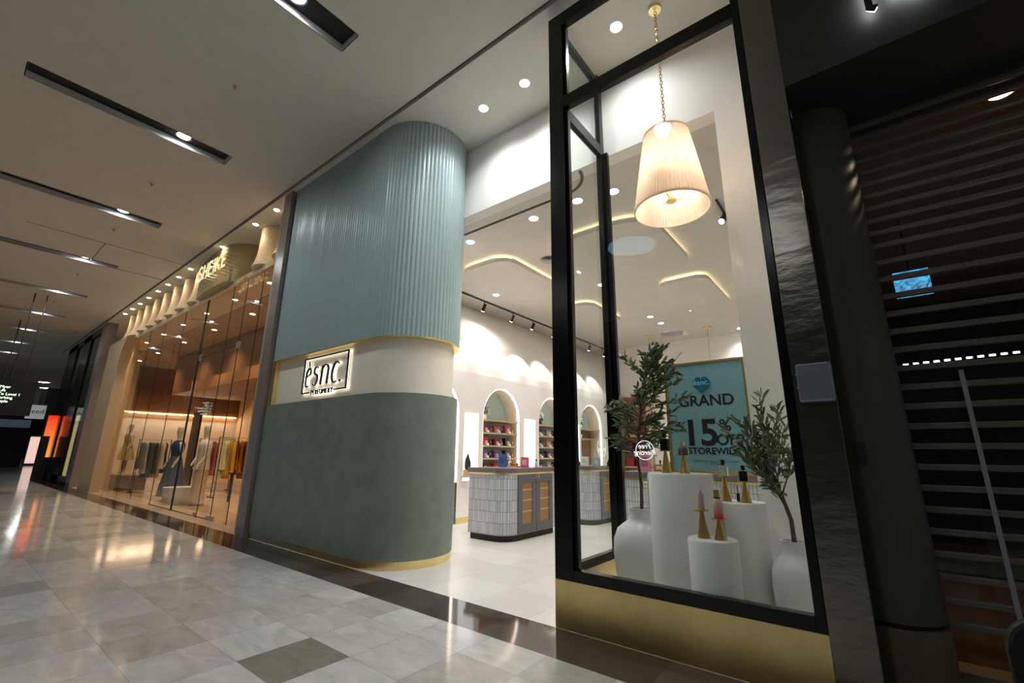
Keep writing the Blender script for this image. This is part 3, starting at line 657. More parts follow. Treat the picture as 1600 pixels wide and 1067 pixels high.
# ------------------------------------------------------------------ display window
win = sroot('window_1')
yF, xL, xR_ = 3.135, -2.04, -.324; ZB = .33; ZP = .06
struct(MB().box(xL, xR_, yF, yF+.03, 0, ZB).box(xL, xL+.03, yF+.03, YB, 0, ZB).build('trim_4', M_brass)); struct(box('floor', (xL+.03, xR_-.01, yF+.03, YB, 0, ZP), M_plinth))
f = MB(); fw = .055
f.box(xL, xL+.16, yF, yF+.07, ZB, ZC-.06).box(xR_-.052, xR_, yF, yF+.07, ZB, ZC-.06)
f.box(xL+.16, xR_-.052, yF, yF+.07, ZB, ZB+.08).box(xL+.16, xR_-.052, yF, yF+.07, 4.50, 4.63).box(xL+.16, xR_-.052, yF, yF+.07, ZC-.22, ZC-.06)
f.build('front_frame', M_black, win, bevel=.004)
s_ = MB().box(xL, xL+.06, YB-.09, YB, ZB, ZC).box(xL+.06, xL+.12, YB-.05, YB, ZB, ZI+.02)
s_.box(xL, xL+.06, yF+.07, YB-.09, ZB, ZB+.07).box(xL, xL+.06, yF+.07, YB-.09, 4.60, 4.73).box(xL, xL+.06, yF+.07, YB-.09, ZC-.14, ZC-.06)
s_.build('side_frame', M_black, win, bevel=.004)
i_ = MB().box(xL+.16, xL+.19, yF+.03, yF+.075, ZB+.08, 4.5).box(xL+.16, xL+.19, yF+.03, yF+.075, 4.63, 5.5); i_.build('glazing_bead', mat('dark_bronze_bead', (56, 52, 54), .25, .6), win)
box('front_pane', (xL+.16, xR_-.05, yF+.03, yF+.038, ZB+.08, ZC-.2), M_glass, win)
box('side_pane', (xL+.028, xL+.034, yF+.07, YB-.09, ZB+.07, ZC-.14), M_glass, win)
# steel pier right of the window, with an intercom box
pier = thing('steel_pier', 'tall brushed steel pier right of the sale window', 'pillar', (-.322, 3.13, 0))
box('cladding', (0, .202, 0, .26, 0, ZC), M_steel, pier, .003)
ib = thing('steel_wall_box', 'small shiny metal box mounted on the steel pier', 'access panel', (-.208, 3.13, 1.667))
MB().box(-.088, .088, -.045, 0, -.112, .112).build('cover', mat('polished_steel', (150, 158, 170), .15, .5, bump=.2, bscale=4), ib, bevel=.01)
MB().cyl(-.091, -.02, .05, .058, .004, 8).cyl(-.091, -.02, -.03, -.022, .004, 8).build('hinge_pins', M_silver, ib)

# -- plinths
def plinth(x, y, r, z, lab):
    o = MB().lathe([(r-.006, 0), (r, .006), (r, z-ZP-.008), (r-.006, z-ZP)], n=56).build('display_plinth', M_plinth, None, True, loc=(x, y, ZP))
    return tag(o, lab, 'plinth', 'white display plinths')
plinth(-1.215, 3.66, .24, 1.112, 'tallest white cylinder plinth in the window, left of centre')
plinth(-.865, 3.92, .185, .907, 'middle-height white cylinder plinth at the right of the window')
plinth(-.925, 3.34, .155, .712, 'lowest white cylinder plinth at the front of the window')
def riser(x, y, z, h, lab):
    t = thing('brass_riser', lab, 'display riser', (x, y, z), group='brass cone risers')
    MB().lathe([(.040, 0), (.012, h-.012), (.012, h-.006)], n=28).build('cone', M_brass2, t, True)
    MB().lathe([(.048, h-.006), (.048, h)], n=28).build('disc', M_brass2, t, True)
Y1, Y2, Y3 = 3.62, 3.88, 3.33
riser(-1.30, Y1, 1.112, .17, 'brass cone riser at the left of the tallest plinth'); riser(-1.16, Y1, 1.112, .137, 'brass cone riser at the right of the tallest plinth')
riser(-.945, Y2, .907, .185, 'tall brass cone riser at the left of the middle plinth'); riser(-.80, Y2-.02, .907, .155, 'brass cone riser at the right of the middle plinth')
riser(-.975, Y3, .712, .178, 'brass cone riser at the left of the lowest plinth'); riser(-.868, Y3, .712, .132, 'brass cone riser at the right of the lowest plinth')
bottle((-1.30, Y1, 1.112+.17), 'square black perfume bottle on the left riser of the tallest plinth', .135, .032, (18, 18, 20), (14, 14, 16), .26, True)
t = thing('perfume_bottle', 'ornate purple glass bottle with a gold top on the right riser of the tallest plinth', 'perfume bottle', (-1.16, Y1, 1.112+.137))
MB().lathe([(.030, 0), (.038, .012), (.036, .05), (.022, .068), (.010, .072)], n=10).build('flask', mat('purple_glass', (84, 76, 100), .12, coat=.6), t)
MB().lathe([(.012, .07), (.015, .08), (.012, .10)], n=12).build('stopper', M_brass, t, True)
MB().box(-.042, -.034, -.01, .01, 0, .05).box(.034, .042, -.01, .01, 0, .05).build('gilt_mount', M_brass2, t)
bottle((-.945, Y2, .907+.185), 'clear perfume bottle with black cap on the tall riser of the middle plinth', .125, .030, (196, 204, 190), (16, 16, 18), .32, True)
bottle((-.80, Y2-.02, .907+.155), 'black perfume bottle with black cap on the right riser of the middle plinth', .115, .030, (24, 24, 28), (16, 16, 18), .3, True)
bottle((-.862, Y2+.02, .907), 'small black lipstick-like bottle with gold top standing between two risers', .12, .013, (20, 20, 22), (214, 180, 130), .42)
bottle((-.975, Y3, .712+.178), 'slim pale pink perfume bottle with clear cap on the left riser of the lowest plinth', .155, .021, (206, 176, 166), (224, 220, 214), .22)
t = thing('perfume_bottle', 'red gradient perfume bottle with a silver cap on the right riser of the lowest plinth', 'perfume bottle', (-.868, Y3, .712+.132))
Mg = bpy.data.materials.new('red_gradient_glass'); Mg.use_nodes = True; nt = Mg.node_tree; b = nt.nodes['Principled BSDF']
tc = nt.nodes.new('ShaderNodeTexCoord'); sp = nt.nodes.new('ShaderNodeSeparateXYZ'); cr = nt.nodes.new('ShaderNodeValToRGB'); mr = nt.nodes.new('ShaderNodeMapRange')
nt.links.new(tc.outputs['Object'], sp.inputs[0]); nt.links.new(sp.outputs[2], mr.inputs[0]); mr.inputs[2].default_value = .12; nt.links.new(mr.outputs[0], cr.inputs[0]); nt.links.new(cr.outputs[0], b.inputs['Base Color'])
cr.color_ramp.elements[0].color = (*lin((222, 40, 26)), 1); cr.color_ramp.elements[1].color = (*lin((220, 196, 192)), 1); b.inputs['Roughness'].default_value = .12
MB().lathe([(.026, 0), (.028, .005), (.028, .12), (.024, .125)], n=20).build('flask', Mg, t, True); MB().cyl(0, 0, .125, .135, .022, 16).build('collar', M_blackmatte, t); MB().cyl(0, 0, .135, .18, .021, 16).build('cap', M_brass2, t, True)

# -- vases and olive trees
def vase(x, y, R, z, neck, lab):
    t = thing('clay_vase', lab, 'vase', (x, y, ZP), group='white clay vases'); H_ = z-ZP
    P = [(R*.62, 0), (R*.78, H_*.06), (R*.95, H_*.30), (R, H_*.52), (R*.97, H_*.66), (R*.84, H_*.77), (R*.60, H_*.835), (neck*1.12, H_*.86), (neck, H_*.89), (neck, H_*.98), (neck*1.05, H_), (neck*.9, H_), (neck*.86, H_*.93)]
    MB().lathe(P, n=48, caps=False).build('body', M_vase, t, True)
    MB().cyl(0, 0, H_*.90, H_*.95, neck*.89, 24).build('soil', M_soil, t); MB().cyl(0, 0, 0, .01, R*.62, 24).build('foot', M_vase, t)
    return t
vase(-1.655, 3.93, .252, .80, .105, 'white clay vase holding the larger olive tree, left in the window')
vase(-.515, 3.80, .165, .685, .082, 'white clay vase at the right edge of the window')
def olive(root_p, lab, trunk, tips, nl, seed, lenr=(.06, .105), box_=None):
    rd = random.Random(seed); t = thing('olive_tree', lab, 'tree', root_p)
    tr_ = MB(); lf = MB(); R0 = Vector(root_p)
    tk = [Vector(p)-R0 for p in trunk]
    tr_.tube(tk, [.016-.008*i/(len(tk)-1) for i in range(len(tk))], 8)
    def at(p, f):
        i = min(int(f*(len(p)-1)), len(p)-2); g = f*(len(p)-1)-i; return p[i].lerp(p[i+1], g)
    for (tip, f0) in tips:
        a = at(tk, f0); b = Vector(tip)-R0; mid = (a+b)/2+Vector((rd.uniform(-.04, .04), rd.uniform(-.04, .04), rd.uniform(.0, .06)))
        br = [a.lerp(mid, s/4).lerp(mid.lerp(b, s/4), s/4) for s in range(5)]
        tr_.tube(br, [.006, .005, .004, .003, .0015], 5)
        for i in range(nl):
            fr_ = .22+.78*(i+rd.random())/nl; p = at(br, min(fr_, .999)); ax = (b-a).normalized()
            d = (ax*rd.uniform(.3, 1.0)+Vector((rd.uniform(-1, 1), rd.uniform(-1, 1), rd.uniform(-.7, .8)))*.75).normalized()
            q = p+Vector((rd.uniform(-1, 1), rd.uniform(-1, 1), rd.uniform(-1, 1)))*.018
            l = rd.uniform(*lenr); wdt = l*.135; sd = d.cross(Vector((rd.uniform(-1, 1), rd.uniform(-1, 1), rd.uniform(-1, 1)))).normalized()*wdt; nn = d.cross(sd).normalized()*wdt*.5
            e_ = q+d*l
            if box_ and not all(box_[2*k] < (e_+R0)[k] < box_[2*k+1] and box_[2*k] < (q+R0)[k] < box_[2*k+1] for k in range(3)): continue
            lf.add([q, q+d*l*.3+sd, q+d*l*.3+nn, q+d*l*.3-sd, q+d*l*.7+sd*.85, q+d*l*.7+nn, q+d*l*.7-sd*.85, e_-Vector((0, 0, l*.08))],
                   [(0, 1, 2), (0, 2, 3), (1, 4, 5, 2), (2, 5, 6, 3), (4, 7, 5), (5, 7, 6)])
    tr_.build('trunk', M_bark, t, True); lf.build('leaves', M_leaf, t)
    return t
rd = random.Random(11); tips = []
for i in range(40):
    a = rd.random()*2*PI; zz = 1.30+.92*(i/39); q = (.40*(1-((zz-1.72)/.60)**2)**.5 if abs(zz-1.72) < .59 else .05)*(.45+.55*rd.random())
    cxx = -1.60+.10*(zz-1.3)
    tips.append(((cxx+q*math.cos(a)*1.0, 3.86+q*math.sin(a)*.55, zz), min(.98, .42+.55*(i/39)**.8)))
olive((-1.655, 3.93, .76), 'olive tree with slim grey-green leaves in the left clay vase', [(-1.655, 3.93, .76), (-1.64, 3.92, 1.0), (-1.655, 3.91, 1.2), (-1.62, 3.89, 1.45), (-1.58, 3.88, 1.7), (-1.50, 3.87, 2.05)], tips, 25, 5,
      box_=(-2.0, -.8, 3.25, 4.18, .5, 4))
tips2 = [((-.60, 3.70, 1.70), .8), ((-.84, 3.66, 1.42), .5), ((-.78, 3.68, 1.52), .6), ((-.70, 3.70, 1.46), .6), ((-.50, 3.75, 1.60), .7), ((-.47, 3.70, 1.45), .6), ((-.68, 3.70, 1.30), .45), ((-.76, 3.66, 1.25), .4), ((-.45, 3.8, 1.30), .5), ((-.62, 3.72, 1.15), .35),
         ((-.60, 3.66, 1.50), .7), ((-.73, 3.62, 1.36), .5), ((-.55, 3.62, 1.35), .5)]
olive((-.515, 3.80, .65), 'leaning olive branches in the right clay vase', [(-.515, 3.80, .65), (-.515, 3.79, .82), (-.55, 3.77, .98), (-.60, 3.75, 1.15), (-.63, 3.73, 1.35)], tips2, 34, 9, box_=(-1.2, -.35, 3.22, 4.15, .5, 4))

# -- brass floor stand tubes and the sale poster
t = thing('brass_display_stand', 'upright brass tube stand with clips behind the larger olive trunk', 'display stand', (-1.72, 4.02+.28, 0))
MB().tube([(-.0, 0, 0), (-.0, 0, 1.05)], .018, 12).tube([(.05, 0, 0), (.05, 0, 1.05)], .014, 12).build('tubes', M_brass, t, True)
MB().tube([(-.05, 0, .95), (.10, 0, .95)], .007, 8).tube([(-.05, 0, .99), (.10, 0, .99)], .006, 8).build('clips', M_brass, t)
ps = thing('sale_poster_stand', 'framed teal GRAND opening sale poster on brass legs behind the plinths', 'sign', (-1.205, 4.55, 0))
PW, PZ0, PZ1 = .355, 1.105, 2.125
pf = MB().box(-PW, PW, -.02, .02, PZ1, PZ1+.026).box(-PW, PW, -.02, .02, PZ0-.026, PZ0).box(-PW-.026, -PW, -.02, .02, PZ0-.026, PZ1+.026).box(PW, PW+.026, -.02, .02, PZ0-.026, PZ1+.026)
pf.build('frame', M_brass2, ps, bevel=.003)
sh = box('sheet', (-PW, PW, -.008, .006, PZ0, PZ1), M_poster, ps)
for x in (-.10, -.05, -.03): MB().tube([(x, .03, .0), (x, .03, PZ0)], .012, 10).build('leg', M_brass, ps, True)
MB().box(-.30, .20, -.12, .18, 0, .015).build('foot_plate', M_brass2, ps)
def heart(t_): return (.82*16*math.sin(t_)**3/16, (13*math.cos(t_)-2.6*math.cos(2*t_)-1.6*math.cos(3*t_)-math.cos(4*t_))/16)
H2 = [heart(2*PI*i/40) for i in range(40)]
hm = MB().prism([(x*.098-.02, y*.095+1.925) for x, y in reversed(H2)], -.022, -.010, 'y'); hm.build('heart_print', M_heart, sh, bevel=.008)
text('heart_text', 'èsnc.', .075, M_print, sh, T(-.02, -.024, 1.915), .001)
text('word_grand', 'GRAND', .145, M_ink, sh, T(.00, -.010, 1.715), .001, bold=.018)
text('word_opening', 'opening', .13, mat('faint_script', (140, 172, 176), .5), sh, T(.06, -.010, 1.60), .001, shear=.3)
text('number', '15', .34, M_ink, sh, T(-.075, -.010, 1.345), .001, space=.98, bold=.024)
text('percent', '%', .15, M_ink, sh, T(.155, -.010, 1.475), .001, bold=.012)
text('word_off', 'OFF', .135, M_ink, sh, T(.185, -.010, 1.345), .001, bold=.02)
text('word_storewide', 'STOREWIDE', .085, M_ink, sh, T(.035, -.010, 1.26), .0012, bold=.022)
text('small_print', 'in Store at Karrinyup Perfume Centre\n21 - 24 October', .026, mat('faint_ink', (84, 120, 128), .5), sh, T(.03, -.010, 1.19), .001)

# -- reflections of a round sign, painted as glowing white lettering on the glass
def painted_reflection(x, y, z, facing, s1, s2, lab, r=.078):
    t = thing('glass_reflection', lab, 'painted_reflection', (x, y, z)); c_ = MB()
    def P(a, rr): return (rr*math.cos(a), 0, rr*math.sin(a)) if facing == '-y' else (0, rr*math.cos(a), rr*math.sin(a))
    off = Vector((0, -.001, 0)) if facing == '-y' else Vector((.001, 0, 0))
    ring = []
    c_.tube([Vector(P(2*PI*i/40, r)) for i in range(40)], .0022, 6, True); c_.build('ring', M_reflection, t)
    text('upper_word', s1, .05, M_reflection, t, T(0, 0, .012, facing, True), .0006, shear=.2)
    text('lower_word', s2, .05, M_reflection, t, T(0, 0, -.032, facing, True), .0006, shear=.2)
painted_reflection(-1.283, 3.163, 1.28, '-y', 'Free', 'Piercing', 'round white Free Piercing sign reflection painted on the front glass over the olive tree', .066)
painted_reflection(xL+.026, 3.93, 1.31, '+x', 'Free', 'Piercing', 'round white sign reflection painted on the side glass, half lost behind the rear post', .085)

# -- pleated pendant in the window
t = thing('pleated_pendant_lamp', 'large pleated white pendant lamp on a brass chain in the window', 'pendant lamp', (-1.12, 3.73, ZC))
MB().cyl(0, 0, -.035, 0, .062, 28).build('canopy', M_brass, t, True)
ch = MB(); z = -.05; k = 0
while z > -1.53:
    P = []
    for i in range(12):
        a = 2*PI*i/12; u = .013*math.cos(a); v = .025*math.sin(a); P.append((u, 0, z-.02+v) if k % 2 == 0 else (0, u, z-.02+v))
    ch.tube(P, .0038, 5, True); z -= .039; k += 1
ch.build('chain', M_brass2, t, True)
Msh = bpy.data.materials.new('pleated_fabric'); Msh.use_nodes = True; nt = Msh.node_tree; b = nt.nodes['Principled BSDF']; o_ = nt.nodes['Material Output']
b.inputs['Base Color'].default_value = (*lin((244, 232, 218)), 1); b.inputs['Roughness'].default_value = .9
tl = nt.nodes.new('ShaderNodeBsdfTranslucent'); tl.inputs[0].default_value = (*lin((255, 236, 218)), 1); mx = nt.nodes.new('ShaderNodeMixShader'); mx.inputs[0].default_value = .34
nt.links.new(b.outputs[0], mx.inputs[1]); nt.links.new(tl.outputs[0], mx.inputs[2]); nt.links.new(mx.outputs[0], o_.inputs[0])
rB, rT, zb, ztp = .325, .205, -2.315, -1.545; NP = 80
prof = [(rB, zb), (rB, zb+.01), (rB+(rT-rB)*.25, zb+(ztp-zb)*.25), (rB+(rT-rB)*.5, zb+(ztp-zb)*.5), (rB+(rT-rB)*.75, zb+(ztp-zb)*.75), (rT, ztp-.01), (rT, ztp)]
MB().lathe(prof, n=NP*2, caps=False, fn=lambda a, z_: 1+(.016 if int(round(a/(2*PI)*NP*2)) % 2 else -.016)).build('shade', Msh, t)
MB().lathe([(rB+.006, zb-.006), (rB+.006, zb+.012), (rB-.006, zb+.012), (rB-.006, zb-.006), (rB+.006, zb-.006)], n=60, caps=False).build('lower_rim', Msh, t, True)
MB().lathe([(rT+.005, ztp-.01), (rT+.005, ztp+.005), (rT-.005, ztp+.005), (rT-.005, ztp-.01), (rT+.005, ztp-.01)], n=60, caps=False).build('upper_rim', Msh, t, True)
fx = MB().tube([(0, 0, -1.52), (0, 0, zb+.09)], .009, 8).lathe([(.045, zb+.08), (.048, zb+.095), (.015, zb+.11)], n=16)
for k in range(3):
    a = 2*PI*k/3+.5; fx.tube([(0, 0, zb+.10), (.10*math.cos(a), .10*math.sin(a), zb+.11), (.12*math.cos(a), .12*math.sin(a), zb+.24)], .008, 6)
    fx.tube([(0, 0, ztp-.02), (rT*math.cos(a), rT*math.sin(a), ztp-.02)], .003, 5)
fx.build('fitting', M_brass, t, True)
for k in range(3):
    a = 2*PI*k/3+.5; MB().lathe([(.012, zb+.25), (.024, zb+.29), (.026, zb+.31), (.010, zb+.345)], .11*math.cos(a), .11*math.sin(a), 12).build('bulb', mat('bulb_glow', (255, 220, 176), .5, emit=4), t, True)
l = bpy.data.lights.new('shade_lamp', 'POINT'); l.energy = 8; l.color = (1, .87, .74); l.shadow_soft_size = .05
o = bpy.data.objects.new('shade_lamp', l); COL.objects.link(o); o.parent = t; o.location = (0, 0, zb+.38)

# ------------------------------------------------------------------ right side: column, dark soffit, grille shutter
ZSO = 3.70; YS = 3.77
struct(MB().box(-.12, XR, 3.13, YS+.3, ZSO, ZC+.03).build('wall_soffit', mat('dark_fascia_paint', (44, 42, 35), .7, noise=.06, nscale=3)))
cx_, cy_, cr_ = -.045, 3.72, .24
col = thing('round_column', 'dark olive round column beside the steel pier', 'column', (cx_, cy_, 0))
MB().lathe([(cr_, .36), (cr_, ZSO)], n=64).build('shaft', M_col, col, True)
MB().lathe([(cr_-.012, .335), (cr_-.012, .36)], n=64).build('shadow_joint', M_blackmatte, col)
MB().lathe([(cr_+.006, 0), (cr_+.006, .335)], n=64).build('timber_base', mat('grey_timber', (128, 116, 92), .5, noise=.12, nscale=7, stretch=(6, 6, .15)), col, True)
cr2 = thing('card_reader', 'small dark card reader plate on the round column', 'card reader', (-.060, 3.474, 1.27))
MB().box(-.026, .026, -.006, .006, -.065, .065).build('plate', mat('reader_grey', (62, 56, 50), .35), cr2); MB().lathe([(.010, -.012), (.008, -.006)], n=12).build('sensor', mat('reader_lens', (120, 130, 150), .2), cr2)
shu = thing('grille_shutter', 'closed see-through grille shutter with grey horizontal slats', 'shutter', (.15, YS, 0))
ms = mat('slat_grey', (120, 114, 104), .35, .3)
z = .34; k = 0
while z < ZSO-.05:
    hgt = .036
    MB().box(0, 3.4, -.018, .018, z-hgt/2, z+hgt/2).build('slat', ms, shu, bevel=.006); z += .122 if z < 2.6 else .095; k += 1
box('clear_panels', (0, 3.4, -.003, .003, .1, ZSO), M_glass, shu)
box('bottom_rail', (0, 3.4, -.03, .03, 0, .10), ms, shu)
# inside the closed shop
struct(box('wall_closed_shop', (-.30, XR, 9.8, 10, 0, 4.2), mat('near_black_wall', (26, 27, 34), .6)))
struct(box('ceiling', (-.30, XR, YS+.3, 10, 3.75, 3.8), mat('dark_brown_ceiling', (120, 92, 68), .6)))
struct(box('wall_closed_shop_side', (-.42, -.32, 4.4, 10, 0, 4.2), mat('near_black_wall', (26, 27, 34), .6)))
downlight('recessed_downlight', 1.073, 4.18, 3.75, 'warm downlight glowing behind the top of the grille shutter', .06, M_discw, 45, (1, .8, .55), None, 150)
tv = thing('hanging_screen', 'small blue hanging screen glowing behind the grille shutter', 'screen', (.56, 5.9, 2.83))
MB().box(-.15, .15, 0, .04, .0, .30).build('casing', M_blackmatte, tv)
Ms = bpy.data.materials.new('blue_video'); Ms.use_nodes = True; nt = Ms.node_tree; b = nt.nodes['Principled BSDF']; n = nt.nodes.new('ShaderNodeTexNoise'); n.inputs['Scale'].default_value = 14; n.inputs['Detail'].default_value = 3; n.inputs['Distortion'].default_value = 2
r = nt.nodes.new('ShaderNodeValToRGB'); tc = nt.nodes.new('ShaderNodeTexCoord'); nt.links.new(tc.outputs['Object'], n.inputs['Vector']); nt.links.new(n.outputs['Fac'], r.inputs[0]); r.color_ramp.elements[0].color = (0, .02, .12, 1); r.color_ramp.elements[0].position = .35
r.color_ramp.elements[1].color = (.05, .55, 1.0, 1); r.color_ramp.elements[1].position = .62; nt.links.new(r.outputs[0], b.inputs['Emission Color']); b.inputs['Emission Strength'].default_value = .55
box('picture', (-.14, .14, -.004, 0, .01, .29), Ms, tv); MB().tube([(0, .02, .3), (0, .02, .92)], .01, 6).build('hanger', M_blackmatte, tv)
wc = thing('timber_counter', 'low brown timber counter behind the bottom of the grille shutter', 'counter', (.22, 4.3, 0))
MB().box(0, 1.6, 0, .5, 0, .50).build('front', mat('counter_timber', (142, 104, 72), .4, noise=.1, nscale=4, stretch=(.3, 1, 6)), wc); MB().box(-.02, 1.62, -.02, .52, .5, .53).build('top', M_blackmatte, wc)
for k in range(13):
    t = thing('shop_lamp', 'tiny white lamp in a row deep behind the shutter, %s from the left' % ORD[k], 'ceiling light', (.55+.11*k, 8.5, 2.55+.004*k), group='row of tiny lamps behind the shutter')
    MB().box(-.03, .03, 0, .02, -.012, .012).build('tube', mat('small_lamp', (220, 230, 255), .5, emit=2.5), t); MB().tube([(0, .01, .012), (0, .01, 1.2)], .002, 4).build('wire', M_blackmatte, t)
# clear acrylic screen edge-on and a black chair in front of the shutter
sc = thing('acrylic_screen', 'upright clear acrylic screen seen edge-on in front of the shutter', 'screen panel', (.415, 3.22, 0))
MB().box(-.006, .006, 0, .30, .03, 1.69).build('pane', M_glass, sc); MB().box(-.009, .009, -.012, 0, .03, 1.69).build('edge_strip', mat('frosted_edge', (140, 132, 134), .4), sc); MB().box(-.08, .08, -.02, .32, 0, .03).build('foot', M_silver, sc)
chr_ = thing('black_chair', 'black rounded chair back at the bottom right corner', 'chair', (.42, 1.92, 0))
P = [(-.19, .40)]+[(-.19, .70)]+arc(-.11, .70, .08, .09, 180, 90, 6)+arc(.11, .70, .08, .09, 90, 0, 6)+[(.19, .40)]
MB().prism(P, .18, .225, 'y').build('backrest', M_blackmatte, chr_, bevel=.012)
MB().box(-.20, .20, -.20, .20, .42, .48).build('seat', M_blackmatte, chr_, bevel=.02)
for sx in (-1, 1):
    for sy in (-1, 1): MB().tube([(.17*sx, .17*sy, 0), (.16*sx, .16*sy, .43)], .013, 8).build('leg', M_blackmatte, chr_)
# halo-lit letters on the dark fascia
ls = thing('halo_lit_letters', 'white halo-lit letters on the dark fascia at the top right edge', 'sign', (.375, 3.13, 3.935))
lm = MB().ribbon([(.0, .28), (.0, .02), (.03, .0)], .035, -.07, -.05).ribbon([(.13+.0, .28), (.13, .05)], .035, -.07, -.05).ribbon(arc(.24, .11, .07, .09, 0, 360, 24), .03, -.07, -.05)
lm.build('lettering', M_blackmatte, ls)
hm = MB().ribbon([(.0, .28), (.0, .02), (.03, .0)], .03, -.046, -.042).ribbon([(.13, .28), (.13, .05)], .03, -.046, -.042).ribbon(arc(.24, .11, .07, .09, 0, 360, 24), .026, -.046, -.042)
hm.build('backlight', mat('white_backlight', (240, 248, 255), .5, emit=9), ls)

# ------------------------------------------------------------------ fashion store
SX0, SX1 = -20.2, -7.95; YG = 3.42
struct(box('wall_store_lintel', (SX0, SX1, YG-.04, 4.1, 4.72, 4.84), M_fascia)); struct(box('wall_store_fascia', (SX0, SX1, 3.90, 4.1, 4.84, ZC), M_fascia))
CX = [-8.31, -9.23, -13.0, -13.9, -14.8, -15.7, -16.62, -17.55, -18.45, -19.35]
M_fl = M_fascia
def cone(x, k, lab):
    rings = []
    for j in range(7):
        g = j/6; z = 4.845+(ZC-4.845)*g; R = .39+.10*(1-g)**4; P = []
        for i in range(17):
            a = PI+PI*i/16; P.append((.455*math.cos(a), (R+.05)*math.sin(a), z))
        P += [(.455, .095, z), (-.455, .095, z)]
        rings.append(P)
    o = MB().loft(rings).build('fluted_fascia_shell', M_fl, None, True, loc=(x, 3.80, 0)); tag(o, lab, 'fascia panel', 'fluted plaster shells over the fashion store')
for k, x in enumerate(CX):
    side = 'right of the store name, %s from it' % ORD[1-k] if k < 2 else 'left of the store name, %s from it' % ORD[k-2]
    cone(x, k, 'pale rounded plaster shell on the store fascia, ' + side)
LX = CX+[-10.93]
for k, x in enumerate(LX):
    lab = ('small warm downlight above the %s fascia shell from the steel post' % ORD[k]) if k < 10 else 'small warm downlight above the glowing store name'
    downlight('recessed_downlight', x+.0, 3.20, ZC, lab, .05, M_discw, P_WARM, (1, .82, .60), 'warm downlights above the store fascia', 120)
sp_ = thing('fascia_signboard', 'olive sand panel carrying the store name on the fascia', 'fascia panel', (-11.33, 3.60, 4.82))
P = [(-1.18, .28)]+[(-1.18+1.75*i/12, -.30-.08*math.sin(PI*i/16)) for i in range(13)]+[(.57+.61*math.sin(PI/2*i/10), .28-.64*math.cos(PI/2*i/10)) for i in range(1, 11)]
MB().prism(P, 0, ZC-4.82).build('panel', M_fasciag, sp_, True)
ss = thing('store_name_sign', 'glowing SHEIKE letters standing off the olive sand panel', 'sign', (-10.62, 3.0, 4.93))
lt = MB(); lw_ = .042; Hh = .34; x = -.86
def bar(a, b): lt.ribbon([a, b], lw_, -.006, .006)
def S(x0, w_):
    lt.ribbon(arc(x0+w_/2, Hh*.74, w_/2, Hh*.24, 30, 270, 14)+arc(x0+w_/2, Hh*.26, w_/2, Hh*.25, 90, -150, 14), lw_, -.006, .006)
S(x, .20); x += .30
bar((x, 0), (x, Hh)); bar((x+.20, 0), (x+.20, Hh)); bar((x, Hh/2), (x+.20, Hh/2)); x += .32
def E_(x):
    bar((x, 0), (x, Hh)); bar((x, .02), (x+.18, .02)); bar((x, Hh/2), (x+.16, Hh/2)); bar((x, Hh-.02), (x+.18, Hh-.02))
E_(x); x += .29; bar((x, 0), (x, Hh)); x += .12
bar((x, 0), (x, Hh)); bar((x, Hh*.45), (x+.21, Hh)); bar((x+.05, Hh*.55), (x+.22, 0)); x += .33; E_(x)
lt.build('letters', mat('sign_letter_glow', (255, 228, 176), .5, emit=.5), ss)
for k in range(9):
    for zz in (.05, .30): MB().tube([(-.8+.2*k, .008, zz), (-.8+.2*k, .26, zz)], .008, 5).build('stand_off_rod', M_silver, ss)
# glass wall: panes with dark joints, patch fittings, door
gw = sroot('window_2')
joints = [SX1, -9.0, -9.75, -10.45, -11.95, -13.5, -15.2, -16.6, -18.4]
for k in range(len(joints)-1):
    a, b = joints[k+1], joints[k]; box('pane', (a+.006, b-.006, YG, YG+.012, .01, 4.72), M_glass2, gw)
box('joint_strip', (-11.965, -11.935, YG-.01, YG+.02, .0, 4.72), M_blackmatte, gw)
jj = MB()
for x in joints[1:-1]: jj.box(x-.006, x+.006, YG, YG+.012, 0, 4.72)
jj.box(-11.95, -9.75, YG, YG+.012, 3.30, 3.315).box(-13.6, -9.7, YG, YG+.012, 0, .012)
jj.build('silicone_joints', mat('dark_silicone', (34, 28, 24), .5), gw)
pf = MB().box(-9.83, -9.68, YG-.012, YG+.024, 3.24, 3.38).box(-11.90, -11.78, YG-.012, YG+.024, 3.24, 3.38).box(-9.92, -9.60, YG-.012, YG+.024, 0.0, .07).box(-10.6, -10.5, YG-.012, YG+.024, 0, .07); pf.build('patch_fittings', M_silver, gw)
# timber pillars with flared heads
for k, (x0, x1, y0, y1) in enumerate([(-20.2, -18.4, 3.14, 3.38), (-19.9, -19.35, 3.48, 3.74)]):
    t = thing('timber_pillar', ['pale timber pillar with flared head at the left end of the store front', 'second pale timber pillar just inside the store glass'][k], 'pillar', ((x0+x1)/2, (y0+y1)/2, 0), group='flared timber pillars')
    w2, d2 = (x1-x0)/2, (y1-y0)/2
    MB().box(-w2, w2, -d2, d2, 0, 3.9).build('shaft', M_woodv, t); rr = []
    for g in range(7): f_ = 1+.55*(g/6)**2; rr.append([(-w2, -d2, 3.9+.82*g/6), (w2*f_, -d2, 3.9+.82*g/6), (w2*f_, d2, 3.9+.82*g/6), (-w2, d2, 3.9+.82*g/6)])
    MB().loft(rr).build('flared_head', M_woodv, t)
